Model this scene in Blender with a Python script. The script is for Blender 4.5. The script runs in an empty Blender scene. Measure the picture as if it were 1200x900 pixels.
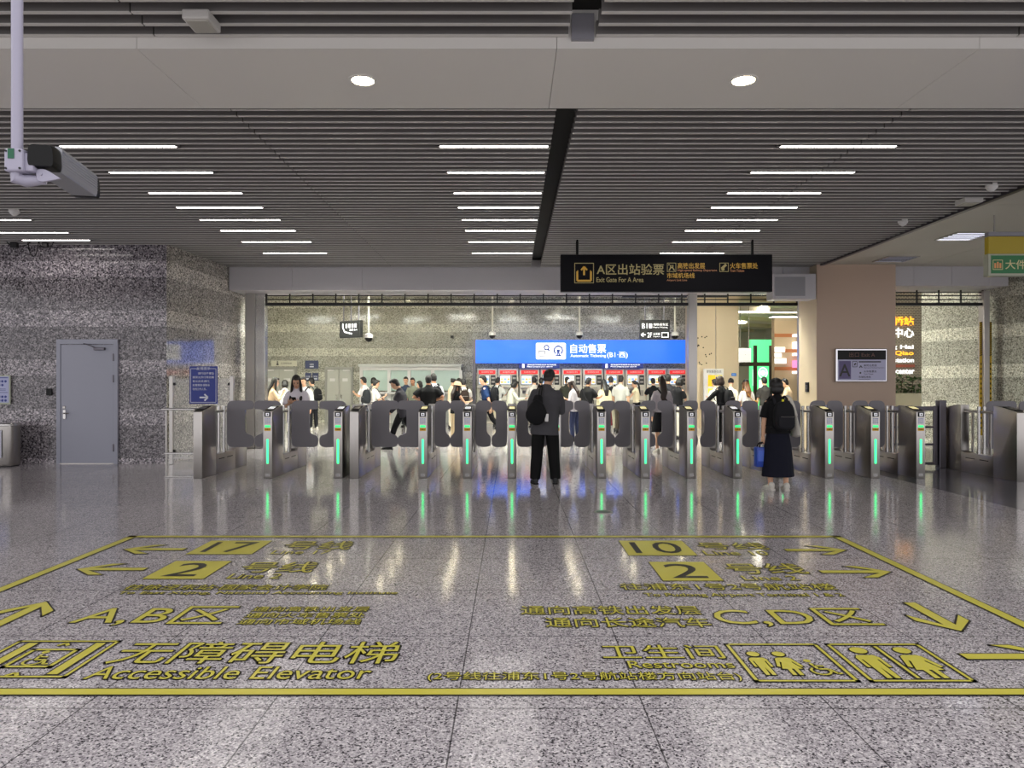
import bpy, bmesh, math, random
from mathutils import Vector, Matrix, noise
random.seed(7)
S = bpy.context.scene
COL = S.collection
R = math.radians

# ---------------------------------------------------------------- camera, world, exposure
STRIP_E, DOWN_E, FAR_E, FAR_FILL_E = 16.0, 30.0, 30.0, 125.0
WORLD_LOW, WORLD_HIGH = 1.25, 1.25
cam_d = bpy.data.cameras.new('camera')
cam_d.sensor_width = 36.0
cam_d.lens = 36.0 * 832 / 1200
cam_d.clip_end = 200
cam = bpy.data.objects.new('camera', cam_d)
cam.location = (0, 0, 1.5)
cam.rotation_euler = (R(90), 0, 0)
COL.objects.link(cam)
S.camera = cam
S.view_settings.view_transform = 'Standard'
S.view_settings.look = 'None'
S.view_settings.exposure = 0.14
S.view_settings.gamma = 1.0
S.view_settings.use_curve_mapping = False
W = bpy.data.worlds.new('world')
S.world = W
W.use_nodes = True
wn, wl = W.node_tree.nodes, W.node_tree.links
bg = wn['Background']
bg.inputs[0].default_value = (1.0, 0.98, 1.0, 1)          # even fill light added all round, entering where the hall is left open behind
wtc = wn.new('ShaderNodeTexCoord'); wsp = wn.new('ShaderNodeSeparateXYZ'); wmr = wn.new('ShaderNodeMapRange')
wl.new(wtc.outputs['Generated'], wsp.inputs[0]); wl.new(wsp.outputs[2], wmr.inputs['Value'])
for nm, v in (('From Min', 0.0), ('From Max', 0.8), ('To Min', WORLD_LOW), ('To Max', WORLD_HIGH)): wmr.inputs[nm].default_value = v
wl.new(wmr.outputs['Result'], bg.inputs[1])

# ---------------------------------------------------------------- helpers
def lin(c):
    if isinstance(c, str):
        c = c.lstrip('#')
        c = [int(c[i:i + 2], 16) / 255 for i in (0, 2, 4)]
        return tuple(v / 12.92 if v <= 0.04045 else ((v + 0.055) / 1.055) ** 2.4 for v in c)
    return tuple(c)

MATS = {}
def mat(name, col='#888888', rough=0.5, metal=0.0, emit=0.0, spec=0.5, bump=0.0, bscale=200, alpha=1.0, trans=0.0, var=0.0):
    if name in MATS:
        return MATS[name]
    m = bpy.data.materials.new(name)
    m.use_nodes = True
    nt = m.node_tree
    b = nt.nodes['Principled BSDF']
    c = lin(col)
    b.inputs['Base Color'].default_value = (*c, 1)
    b.inputs['Roughness'].default_value = rough
    b.inputs['Metallic'].default_value = metal
    b.inputs['Specular IOR Level'].default_value = spec
    b.inputs['Alpha'].default_value = alpha
    b.inputs['Transmission Weight'].default_value = trans
    if emit:
        b.inputs['Emission Color'].default_value = (*c, 1)
        b.inputs['Emission Strength'].default_value = emit
    if bump or var:
        tc = nt.nodes.new('ShaderNodeTexCoord')
        n = nt.nodes.new('ShaderNodeTexNoise')
        n.inputs['Scale'].default_value = bscale
        n.inputs['Detail'].default_value = 4
        nt.links.new(tc.outputs['Object'], n.inputs['Vector'])
        if bump:
            bp = nt.nodes.new('ShaderNodeBump')
            bp.inputs['Strength'].default_value = bump
            bp.inputs['Distance'].default_value = 0.01
            nt.links.new(n.outputs['Fac'], bp.inputs['Height'])
            nt.links.new(bp.outputs['Normal'], b.inputs['Normal'])
        if var:
            mr = nt.nodes.new('ShaderNodeMapRange')
            mr.inputs['To Min'].default_value = rough - var
            mr.inputs['To Max'].default_value = rough + var
            nt.links.new(n.outputs['Fac'], mr.inputs['Value'])
            nt.links.new(mr.outputs['Result'], b.inputs['Roughness'])
    MATS[name] = m
    return m

def granite(name, stops, scale, rough, spec, sx=None, sy=None, ox=0, oy=0, joint=0.004, axes='XY', band=None, jcol=0.25):
    """speckled stone: one random grey per grain, joints of a slab grid, optional lighter courses"""
    m = bpy.data.materials.new(name)
    m.use_nodes = True
    nt = m.node_tree
    N, L = nt.nodes, nt.links
    b = N['Principled BSDF']
    b.inputs['Roughness'].default_value = rough
    b.inputs['Specular IOR Level'].default_value = spec
    tc = N.new('ShaderNodeTexCoord')
    v = N.new('ShaderNodeTexVoronoi'); v.inputs['Scale'].default_value = scale
    L.new(tc.outputs['Object'], v.inputs['Vector'])
    sp = N.new('ShaderNodeSeparateColor'); L.new(v.outputs['Color'], sp.inputs['Color'])
    rp = N.new('ShaderNodeValToRGB'); rp.color_ramp.interpolation = 'CONSTANT'
    els = rp.color_ramp.elements
    while len(els) < len(stops): els.new(0.5)
    for e, (p, c) in zip(els, stops):
        e.position = p; e.color = (*lin(c), 1)
    L.new(sp.outputs[0], rp.inputs['Fac'])
    nz = N.new('ShaderNodeTexNoise'); nz.inputs['Scale'].default_value = 0.8; nz.inputs['Detail'].default_value = 3
    L.new(tc.outputs['Object'], nz.inputs['Vector'])
    mr = N.new('ShaderNodeMapRange'); mr.inputs['To Min'].default_value = 0.88; mr.inputs['To Max'].default_value = 1.1
    L.new(nz.outputs['Fac'], mr.inputs['Value'])
    xyz = N.new('ShaderNodeSeparateXYZ'); L.new(tc.outputs['Object'], xyz.inputs[0])
    def M(op, a, bb=None):
        n = N.new('ShaderNodeMath'); n.operation = op
        for i, q in enumerate((a, bb)):
            if q is None: continue
            if isinstance(q, (int, float)): n.inputs[i].default_value = q
            else: L.new(q, n.inputs[i])
        return n.outputs[0]
    fac = mr.outputs['Result']
    def joints(out, period, off):
        f = M('FLOORED_MODULO', M('ADD', out, -off + joint / 2), period)
        return M('GREATER_THAN', f, joint)                     # 1 off the joint
    A = {'X': 0, 'Y': 1, 'Z': 2}
    for ax, per, off in ((axes[0], sx, ox), (axes[1], sy, oy)):
        if per:
            j = joints(xyz.outputs[A[ax]], per, off)
            fac = M('MULTIPLY', fac, M('ADD', M('MULTIPLY', j, 1 - jcol), jcol))
    if band:
        per, off, h, gain = band
        f = M('FLOORED_MODULO', M('ADD', xyz.outputs[2], -off), per)
        fac = M('MULTIPLY', fac, M('ADD', M('MULTIPLY', M('LESS_THAN', f, h), gain - 1), 1))
    mx = N.new('ShaderNodeVectorMath'); mx.operation = 'SCALE'
    L.new(rp.outputs['Color'], mx.inputs[0]); L.new(fac, mx.inputs['Scale'])
    L.new(mx.outputs[0], b.inputs['Base Color'])
    MATS[name] = m
    return m

class MB:
    """collects shapes; build() links them as ONE mesh object"""
    def __init__(s): s.v, s.f, s.m = [], [], []
    def add(s, vs, fs, mi=0):
        o = len(s.v); s.v += [tuple(q) for q in vs]; s.f += [tuple(i + o for i in f) for f in fs]; s.m += [mi] * len(fs)
    def box(s, x0, x1, y0, y1, z0, z1, mi=0):
        s.add([(x, y, z) for x in (x0, x1) for y in (y0, y1) for z in (z0, z1)],
              [(0, 1, 3, 2), (4, 6, 7, 5), (0, 4, 5, 1), (2, 3, 7, 6), (0, 2, 6, 4), (1, 5, 7, 3)], mi)
    def rbox(s, c, size, r, M=None, seg=2, mi=0):
        bm = bmesh.new(); bmesh.ops.create_cube(bm, size=1)
        for v in bm.verts: v.co = Vector((v.co.x * size[0], v.co.y * size[1], v.co.z * size[2]))
        bmesh.ops.bevel(bm, geom=bm.edges[:], offset=r, segments=seg, affect='EDGES', profile=0.5)
        bm.verts.index_update()
        c = Vector(c)
        vs = [(M @ v.co if M else v.co) + c for v in bm.verts]
        s.add(vs, [[v.index for v in f.verts] for f in bm.faces], mi); bm.free()
    def prism(s, poly, fn, a0, a1, mi=0, r=0.0):
        """poly of 2D points, fn(u, v, t) -> point, swept from a0 to a1 (concave outlines are triangulated)"""
        bm = bmesh.new()
        n = len(poly)
        va = [bm.verts.new(fn(u, v, a0)) for u, v in poly]
        vb = [bm.verts.new(fn(u, v, a1)) for u, v in poly]
        fa = bm.faces.new(va); fb = bm.faces.new(list(reversed(vb)))
        for i in range(n): bm.faces.new((va[i], vb[i], vb[(i + 1) % n], va[(i + 1) % n]))
        bmesh.ops.recalc_face_normals(bm, faces=bm.faces[:])
        if r: bmesh.ops.bevel(bm, geom=[e for e in bm.edges], offset=r, segments=2, affect='EDGES', profile=0.5)
        big = [f for f in bm.faces if len(f.verts) > 4]
        if big: bmesh.ops.triangulate(bm, faces=big)
        bm.verts.index_update()
        s.add([v.co for v in bm.verts], [[v.index for v in f.verts] for f in bm.faces], mi); bm.free()
    def tube(s, pts, rad, n=8, mi=0, flat=1.0, ref=None):
        """round tube with caps; rad is a number, a list, or a list of (ra, rb); ref fixes the ra direction"""
        pts = [Vector(p) for p in pts]; k = len(pts)
        if not isinstance(rad, (list, tuple)): rad = [rad] * k
        vs, fs = [], []
        a = None
        for i, p in enumerate(pts):
            t = (pts[min(i + 1, k - 1)] - pts[max(i - 1, 0)])
            t = t.normalized() if t.length > 1e-9 else Vector((0, 0, 1))
            if ref is not None: a = Vector(ref)
            elif a is None: a = Vector((1, 0, 0)) if abs(t.x) < 0.8 else Vector((0, 1, 0))
            a = (a - t * a.dot(t)).normalized()
            b = t.cross(a)
            ra, rb = rad[i] if isinstance(rad[i], (list, tuple)) else (rad[i], rad[i] * flat)
            for j in range(n):
                g = 2 * math.pi * j / n
                vs.append(p + a * (ra * math.cos(g)) + b * (rb * math.sin(g)))
        for i in range(k - 1):
            for j in range(n):
                fs.append((i * n + j, i * n + (j + 1) % n, (i + 1) * n + (j + 1) % n, (i + 1) * n + j))
        fs.append(tuple(reversed(range(n)))); fs.append(tuple(range((k - 1) * n, k * n)))
        s.add(vs, fs, mi)
    def limb(s, pts, rad, n=12, ref=None, flat=False):
        """tube with rounded ends, for bodies and clothes"""
        pts = [Vector(p) for p in pts]
        rad = list(rad)
        def rr(q): return q if isinstance(q, (list, tuple)) else (q, q)
        d0 = (pts[0] - pts[1]).normalized(); d1 = (pts[-1] - pts[-2]).normalized()
        r0, r1 = rr(rad[0]), rr(rad[-1]); e0, e1 = (0.008 if flat else min(r0) * 0.8), min(r1) * 0.8
        P = [pts[0] + d0 * e0, pts[0] + d0 * e0 * 0.7] + pts + [pts[-1] + d1 * e1 * 0.7, pts[-1] + d1 * e1]
        Q = ([(r0[0] * .5, r0[1] * .5), (r0[0] * .97, r0[1] * .97)] if flat else [(r0[0] * .25, r0[1] * .25), (r0[0] * .72, r0[1] * .72)]) + [rr(q) for q in rad] + [(r1[0] * .72, r1[1] * .72), (r1[0] * .25, r1[1] * .25)]
        s.tube(P, Q, n, ref=ref)
    def ell(s, c, r, M=None, nu=16, nv=10, mi=0, fn=None):
        c = Vector(c); vs, fs = [], []
        for i in range(nv + 1):
            th = math.pi * i / nv
            for j in range(nu):
                ph = 2 * math.pi * j / nu
                d = Vector((math.sin(th) * math.cos(ph), math.sin(th) * math.sin(ph), math.cos(th)))
                if i in (0, nv) and j: d = Vector((0, 0, d.z))
                q = Vector((d.x * r[0], d.y * r[1], d.z * r[2]))
                if fn: q = fn(d, q)
                vs.append((M @ q if M else q) + c)
        for i in range(nv):
            for j in range(nu):
                fs.append((i * nu + j, (i + 1) * nu + j, (i + 1) * nu + (j + 1) % nu, i * nu + (j + 1) % nu))
        s.add(vs, fs, mi)
    def cyl(s, c0, c1, r, n=16, mi=0): s.tube([c0, c1], r, n, mi)
    def mesh(s, name):
        me = bpy.data.meshes.new(name); me.from_pydata(s.v, [], s.f)
        me.polygons.foreach_set('material_index', s.m); me.update()
        return me
    def build(s, name, mats, parent=None, loc=None, smooth=False):
        me = s.mesh(name)
        bm = bmesh.new(); bm.from_mesh(me); bmesh.ops.remove_doubles(bm, verts=bm.verts[:], dist=1e-6); bm.to_mesh(me); bm.free()
        if smooth: shade(me)
        return link(name, me, mats, parent, loc)

def shade(me, ang=40):
    me.polygons.foreach_set('use_smooth', [True] * len(me.polygons))
    me.set_sharp_from_angle(angle=R(ang))

def link(name, me, mats, parent=None, loc=None):
    o = bpy.data.objects.new(name, me)
    for m in (mats if isinstance(mats, (list, tuple)) else [mats]): me.materials.append(m)
    COL.objects.link(o)
    if parent is not None: o.parent = parent
    if loc is not None: o.location = loc
    return o

def tag(o, label=None, cat=None, group=None, kind=None):
    if label: o['label'] = label
    if cat: o['category'] = cat
    if group: o['group'] = group
    if kind: o['kind'] = kind
    return o

def thing(name, label, cat, loc=(0, 0, 0), rz=0.0, group=None):
    o = bpy.data.objects.new(name, None); o.empty_display_size = 0.1
    COL.objects.link(o); o.location = loc; o.rotation_euler = (0, 0, rz)
    return tag(o, label, cat, group)

def struct(name, mb, mats, parent=None):
    o = mb.build(name, mats, parent)
    if parent is None: o['kind'] = 'structure'
    return o

def copy_tree(o, parent=None):
    c = o.copy(); COL.objects.link(c)
    if parent is not None: c.parent = parent
    for ch in KIDS.get(o.name, []): copy_tree(ch, c)
    return c
KIDS = {}
def index_kids(root):
    KIDS[root.name] = list(root.children)
    for ch in KIDS[root.name]: index_kids(ch)

F = 832.0
def wx(px, d): return (px - 600) * d / F
def wz(py, d): return 1.5 + (450 - py) * d / F

# small side scene in which shapes are evaluated, so that the growing main scene is not re-evaluated each time
TMP = bpy.data.scenes.new('workshop')
def evaluated_mesh(o):
    TMP.collection.objects.link(o)
    vl = TMP.view_layers[0]; vl.update()
    dg = vl.depsgraph; dg.update()
    me = bpy.data.meshes.new_from_object(o.evaluated_get(dg))
    return me

# lettering ---------------------------------------------------------------------------------
_glyph = {}
def glyphs(txt, off=0.0):
    if (txt, off) not in _glyph:
        c = bpy.data.curves.new('lettering', 'FONT'); c.body = txt; c.offset = off; c.resolution_u = 3
        o = bpy.data.objects.new('lettering', c)
        me = evaluated_mesh(o)
        _glyph[(txt, off)] = ([v.co.copy() for v in me.vertices], [tuple(p.vertices) for p in me.polygons])
        bpy.data.objects.remove(o); bpy.data.curves.remove(c); bpy.data.meshes.remove(me)
    return _glyph[(txt, off)]

def text(mb, txt, u0, v0, u1, v1, T, mi=0, off=0.0, keep=False):
    """lettering fitted to the rectangle (u0,v0)-(u1,v1) of the plane T(u, v)"""
    bv, _ = glyphs(txt, 0.0)
    x0, x1 = min(q.x for q in bv), max(q.x for q in bv); y0, y1 = min(q.y for q in bv), max(q.y for q in bv)
    sx, sy = (u1 - u0) / (x1 - x0), (v1 - v0) / (y1 - y0)
    if keep: sx = sy = min(sx, sy)
    vs, fs = glyphs(txt, off)
    mb.add([T(u0 + (q.x - x0) * sx, v0 + (q.y - y0) * sy) for q in vs], fs, mi)

def rect(mb, u0, v0, u1, v1, T, mi=0):
    mb.add([T(u0, v0), T(u1, v0), T(u1, v1), T(u0, v1)], [(0, 1, 2, 3)], mi)
def poly(mb, pts, T, mi=0):
    bm = bmesh.new(); f = bm.faces.new([bm.verts.new((u, v, 0)) for u, v in pts]); f.normal_update()
    if f.normal.z < 0: f.normal_flip()
    bmesh.ops.triangulate(bm, faces=bm.faces[:]); bm.verts.index_update()
    mb.add([T(v.co.x, v.co.y) for v in bm.verts], [[v.index for v in g.verts] for g in bm.faces], mi); bm.free()
def stroke(mb, pts, w, T, mi=0, close=False):
    P = [Vector(p) for p in pts]
    if close: P.append(P[0])
    for a, b in zip(P, P[1:]):
        d = (b - a).normalized() * (w / 2); n = Vector((-d.y, d.x))
        a2, b2 = a - d * (1 if close else 0), b + d * (1 if close else 0)
        poly(mb, [a2 - n, b2 - n, b2 + n, a2 + n], T, mi)
def disc(mb, u, v, r, T, mi=0, n=20, ry=None):
    poly(mb, [(u + r * math.cos(2 * math.pi * i / n), v + (ry or r) * math.sin(2 * math.pi * i / n)) for i in range(n)], T, mi)
def arc(u, v, r, a0, a1, n=16):
    return [(u + r * math.cos(R(a0 + (a1 - a0) * i / n)), v + r * math.sin(R(a0 + (a1 - a0) * i / n))) for i in range(n + 1)]
def facing(y):                                             # a plane facing the viewer's side at depth y
    return lambda u, v: (u, y, v)
def round_poly(pts, n=5):
    """[(x, y, radius)] -> outline with rounded corners"""
    out = []
    k = len(pts)
    for i in range(k):
        p = Vector(pts[i][:2]); a = Vector(pts[i - 1][:2]); b = Vector(pts[(i + 1) % k][:2]); r = pts[i][2]
        if r <= 0: out.append(tuple(p)); continue
        da, db = (a - p), (b - p)
        r = min(r, da.length * .49, db.length * .49)
        s, e = p + da.normalized() * r, p + db.normalized() * r
        for j in range(n + 1):
            t = j / n
            out.append(tuple(s * (1 - t) ** 2 + p * 2 * t * (1 - t) + e * t * t))
    return out

# ---------------------------------------------------------------- materials
steel = mat('brushed_steel', '#b0aca8', 0.3, 1.0)
steel_lt = mat('bright_steel', '#c4c2c0', 0.22, 1.0)
steel_dk = mat('dark_steel', '#6a676e', 0.35, 1.0)
black = mat('black_plastic', '#070708', 0.4, spec=.25)
dark = mat('dark_metal', '#1c1b1c', 0.45, 0.3)
white_p = mat('white_paint', '#dad8d6', 0.4)
grey_p = mat('grey_paint', '#86858c', 0.45)
white_e = mat('lit_white', '#ffffff', 0.4, emit=1.0)
glass = mat('clear_glass', '#ffffff', 0.02, alpha=0.12, spec=0.6)
flap_m = mat('flap_grey', '#7b787e', 0.42)
green_e = mat('green_led', '#38f088', 0.4, emit=2.2)
white_e_soft = mat('reader_white', '#e9e9ee', .4, emit=.35)
green_s = mat('green_screen', '#2fe070', 0.4, emit=0.9)
# ---------------------------------------------------------------- setting
floor_m = granite('floor_granite', [(0, '#454245'), (.13, '#8e888c'), (.36, '#b3adb0'), (.70, '#cac4c6'), (.92, '#e2dddd')], 125, 0.1, 0.5,
                  sx=.869, sy=.9425, ox=-.257, oy=.456, joint=.007)
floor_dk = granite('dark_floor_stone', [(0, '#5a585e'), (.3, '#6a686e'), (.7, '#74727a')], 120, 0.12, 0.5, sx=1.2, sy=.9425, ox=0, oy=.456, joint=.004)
WALLST = [(0, '#2f2c2f'), (.2, '#625d63'), (.5, '#847e83'), (.78, '#a09a9e'), (.94, '#b9b3b6')]
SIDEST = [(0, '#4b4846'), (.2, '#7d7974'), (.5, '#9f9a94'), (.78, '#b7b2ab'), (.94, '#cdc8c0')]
wall_m = granite('wall_granite', WALLST, 48, 0.1, 0.5, sy=.93, oy=.72, sx=.9, ox=.1, joint=.006, axes='XZ', band=(.93, .72, .31, 1.6), jcol=.6)
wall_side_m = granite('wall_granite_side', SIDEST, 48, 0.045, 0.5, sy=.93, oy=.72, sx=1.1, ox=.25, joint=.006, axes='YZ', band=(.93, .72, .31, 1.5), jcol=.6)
FARST = [(0, '#6b695f'), (.2, '#8f8d82'), (.5, '#a5a398'), (.85, '#bbb9ac')]
wall_far_m = granite('far_wall_granite', FARST, 40, 0.1, 0.5, sy=.93, oy=.72, sx=1.1, ox=.3, joint=.008, axes='XZ', band=(.93, .72, .31, 1.5), jcol=.7)
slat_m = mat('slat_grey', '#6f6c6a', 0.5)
lip_lit = mat('slat_edge_lit', '#c9c6c2', 0.45)  # underside strip painted paler than the blades, standing in for floor bounce light
beam_m = mat('beam_panel', '#dad7d2', 0.5)
fascia_m = mat('fascia_panel', '#c6c3c7', 0.4)
ceil_w = mat('white_ceiling', '#c9c5bb', 0.55)
void_m = mat('ceiling_void', '#090909', 0.8)
beige = mat('beige_cladding', '#cdbb9c', 0.45, bump=.02, bscale=3)
col_m = mat('column_cladding', '#c3aa96', 0.4, bump=.02, bscale=2)
plaster = mat('pale_plaster', '#cfcdbf', 0.6)
door_m = mat('door_grey', '#a3a5b4', 0.4)

m = MB(); m.box(-16, 16, -7, 46, -.2, 0); struct('floor', m, floor_m)
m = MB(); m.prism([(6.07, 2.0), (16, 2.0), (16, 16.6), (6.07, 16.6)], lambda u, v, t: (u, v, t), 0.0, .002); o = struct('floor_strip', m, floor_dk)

# slatted ceiling: blades along x, with the open joint and the butt joints of the blades
m = MB()
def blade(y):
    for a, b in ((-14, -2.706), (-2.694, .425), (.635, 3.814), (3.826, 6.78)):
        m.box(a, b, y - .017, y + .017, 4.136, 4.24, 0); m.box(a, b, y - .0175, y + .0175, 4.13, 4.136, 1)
y = 4.21
while y < 5.37: blade(y); y += .165
y = 6.66
while y < 15.98: blade(y); y += .16
struct('ceiling', m, [slat_m, lip_lit])
m = MB(); m.box(-14, 6.84, 4.1, 16.95, 4.34, 4.4); struct('ceiling_deck', m, void_m)
# dropped beam across the ceiling, three butt-jointed panels
m = MB()
for a, b in ((-14, -6.052), (-6.048, -2.852), (-2.848, .338), (.342, 3.548), (3.552, 6.8)):
    m.box(a, b, 5.39, 6.56, 4.046, 4.34)
o = m.build('ceiling_beam', beam_m); o['kind'] = 'structure'
m = MB(); m.box(.45, .62, 5.36, 5.4, 4.1, 4.3); o = m.build('trim_1', grey_p); o['kind'] = 'structure'
# flat white ceiling past the slats
m = MB()
for y0, y1 in ((4.1, 8.0), (8.01, 10.4), (10.41, 12.8), (12.81, 14.6), (14.61, 16.95)):
    m.box(6.86, 9.0, y0, y1, 4.13, 4.3); m.box(9.012, 14, y0, y1, 4.13, 4.3)
struct('ceiling_white', m, ceil_w)
m = MB(); m.box(6.78, 6.86, 4.1, 16.0, 4.1, 4.34); struct('trim_2', m, steel_dk)

# walls
m = MB(); m.box(-14, -6.52, 13.4, 13.9, 0, 4.36); struct('wall_left', m, wall_m)
m = MB(); m.prism([(-6.52, 13.4), (-6.345, 17.0), (-6.8, 17.0), (-6.8, 13.91), (-6.53, 13.9)], lambda u, v, t: (u, v, t), 0, 4.36); struct('wall_left_return', m, wall_side_m)
m = MB(); m.box(-14, -6.53, 13.385, 13.41, 0, .12); m2 = m; struct('baseboard_left', m, wall_m)
m = MB(); m.prism([(10.74, 18.62), (12.48, 12.8), (13.4, 12.8), (11.7, 18.62)], lambda u, v, t: (u, v, t), 0, 4.36); struct('wall_right', m, granite('wall_granite_right', FARST, 44, 0.07, 0.6, sy=.93, oy=.72, sx=1.1, ox=.25, joint=.006, axes='YZ', band=(.93, .72, .31, 1.6), jcol=.6))
m = MB(); m.box(-14, 13, 16.92, 17.1, 3.72, 5.0); m.box(-14, -6.3, 16.92, 17.1, 0, 3.72); struct('wall_bulkhead', m, plaster)
m = MB(); m.box(-13, 7.4, 27.6, 27.9, 0, 5.0); struct('wall_back', m, wall_far_m)
m = MB(); m.box(-13, -12.8, 17, 28, 0, 5.0); struct('wall_far_left', m, wall_far_m)
m = MB(); m.box(-13, 16, 44, 44.3, 0, 5.0); m.box(15.7, 16, 17, 44, 0, 5); struct('wall_passage', m, plaster)
m = MB(); m.box(-14, 16, 17.1, 46, 4.9, 5.0); struct('ceiling_far', m, mat('far_ceiling', '#dedbc9', .6))

# fascia over the gates
m = MB()
xs = [-6.38, -4.95, -3.37, -1.79, -.21, 1.37, 2.95, 4.53, 6.11, 6.9]
for a, b in zip(xs, xs[1:]): m.box(a + .004, b - .004, 16.0, 16.9, 3.615, 4.13)
m.box(-6.36, 6.88, 16.02, 16.88, 3.62, 4.3)
struct('trim_3', m, fascia_m)
m = MB()
xs = [8.46, 9.0, 9.85, 10.7, 11.12]
for a, b in zip(xs, xs[1:]): m.box(a + .004, b - .004, 15.9, 16.9, 3.7, 4.13)
m.box(8.47, 11.1, 15.92, 16.88, 3.705, 4.13)
struct('trim_4', m, fascia_m)
# big beige column between the two openings
m = MB(); m.box(6.71, 8.44, 15.62, 16.6, 0, 4.13); o = m.build('column', col_m); o['kind'] = 'structure'
m = MB(); m.box(6.705, 6.715, 15.63, 16.58, 0, 4.12); struct('column_side_lit', m, beige)  # lighter sheet on this face: light from the far hall put into its colour
# clad pier in the far hall and shop fronts
m = MB(); m.box(6.2, 6.88, 24.0, 25.4, 0, 4.9); m.box(6.9, 7.66, 24.0, 25.4, 0, 4.9); m.box(6.87, 6.91, 24.03, 25.4, 0, 4.9, 1)
for i in range(16):
    px = 817 + random.random() * 17; py = 394 + (i // 4) * 10 + random.random() * 4
    m.ell((wx(px, 24), 24.0, wz(py, 24)), (.022, .01, .022), nu=8, nv=6, mi=2)
o = m.build('column_far', [beige, grey_p, black]); o['kind'] = 'structure'

# hanging frames of the roller shutters: posts and the open grille header
def shutter_frame(name, label, x0, x1, n, posts):
    t = thing(name, label, 'shutter frame', (0, 16.65, 0))
    for a, b, mt in posts:
        q = MB(); q.rbox(((a + b) / 2, 0, 1.84), (b - a, .2, 3.68), .01); q.build('post', mt, t)
    q = MB(); q.box(x0, x1, -.06, .06, 3.335, 3.40); q.build('bottom_rail', dark, t)
    q = MB()
    for z in (3.48, 3.57, 3.65): q.box(x0, x1, -.012, .012, z - .012, z + .012)
    q.build('grille_bar', dark, t)
    for i in range(n + 1):
        x = x0 + (x1 - x0) * i / n
        q = MB(); q.box(x - .014, x + .014, -.016, .016, 3.38, 3.72); q.build('upright', dark, t)
    return t
shutter_frame('shutter_frame', 'wide steel shutter frame with open grille header spanning behind the ticket gates', -5.75, 6.68, 23,
              [(-6.22, -6.0, steel), (-5.99, -5.76, steel_lt), (4.12, 4.32, steel), (6.72 - .0, 6.84, steel)])
t2 = shutter_frame('shutter_frame', 'narrow shutter frame with grille header beside the granite wall, hazard taped post', 8.46, 11.04, 5, [(11.0, 11.14, steel)])
for s, xa in ((-1, 10.93), (1, 11.15)):
    q = MB(); q.box(xa, xa + .06, -.06, -.05, .3, 2.95, 0)
    for k in range(16):
        z = 2.15 + k * .05
        q.prism([(xa, z), (xa, z + .026), (xa + .06, z + .056), (xa + .06, z + .03)], lambda u, v, tt: (u, tt, v), -.064, -.058, 1)
    for k in range(14):
        z = .45 + k * .115
        q.box(xa + .02, xa + .042, -.064, -.058, z, z + .05, 1)
    o = q.build('hazard_strip', [mat('hazard_yellow', '#d8b21c', .5), black], t2)

# ---------------------------------------------------------------- lamps
hous_m = mat('lamp_housing', '#6e6c6b', .5)
strip_m = mat('strip_lamp', '#fff8f2', emit=STRIP_E)
def strip(x0, x1, y, label, grp):
    t = thing('ceiling_light', label, 'ceiling light', ((x0 + x1) / 2, y, 4.13), 0, grp)
    w = (x1 - x0) / 2
    q = MB(); q.box(-w - .03, w + .03, -.04, -.026, -.004, .09); q.box(-w - .03, w + .03, .026, .04, -.004, .09)
    q.box(-w - .03, -w, -.04, .04, -.004, .09); q.box(w, w + .03, -.04, .04, -.004, .09); q.box(-w, w, -.04, .04, .07, .09); q.build('housing', hous_m, t)
    q = MB(); q.box(-w, w, -.026, .026, -.002, .03); q.build('diffuser', strip_m, t)
def snap(y): return 6.74 + round((y - 6.74) / .16) * .16
ORD = ['first', 'second', 'third', 'fourth', 'fifth', 'sixth', 'seventh', 'eighth', 'ninth', 'tenth', 'eleventh', 'twelfth', 'thirteenth', 'fourteenth']
ROWS = [7.84, 8.82, 9.72, 10.57, 11.4, 12.16, 13.18, 14.2]
for x0, x1, nm in ((-5.0, -3.72, 'left row'), (-.8, .4, 'middle row'), (2.97, 4.25, 'right row')):
    for i, y in enumerate(ROWS):
        strip(x0, x1, snap(y), f'thin lit ceiling strip in the {nm}, {ORD[i]} from the dropped beam', 'strip lights between the ceiling slats')
for i, y in enumerate((11.4, 12.3, 12.95)):
    strip(-8.95, -7.72, snap(y), f'thin ceiling strip above the grey door wall, {ORD[i]} from the dropped beam', 'strip lights between the ceiling slats')
down_m = mat('downlight_lamp', '#fff0c8', emit=DOWN_E)
for x, nm in ((-4.45, 'leftmost, cut by the picture edge'), (-1.25, 'the middle one'), (1.94, 'the right one')):
    t = thing('downlight', f'round downlight glowing in the pale ceiling beam, {nm}', 'ceiling light', (x, 5.95, 4.046), 0, 'downlights in the ceiling beam')
    q = MB()
    ring = [(.118, -.006), (.118, .0), (.09, 0), (.095, -.008)]
    n = 28
    vs = [(r * math.cos(2 * math.pi * j / n), r * math.sin(2 * math.pi * j / n), z) for r, z in ring for j in range(n)]
    q.add(vs, [(i * n + j, i * n + (j + 1) % n, ((i + 1) % 4) * n + (j + 1) % n, ((i + 1) % 4) * n + j) for i in range(4) for j in range(n)])
    q.build('trim_ring', beam_m, t, smooth=True)
    q = MB(); q.ell((0, 0, -.001), (.09, .09, .008), nu=24, nv=6); q.build('lamp', down_m, t, smooth=True)
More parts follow.
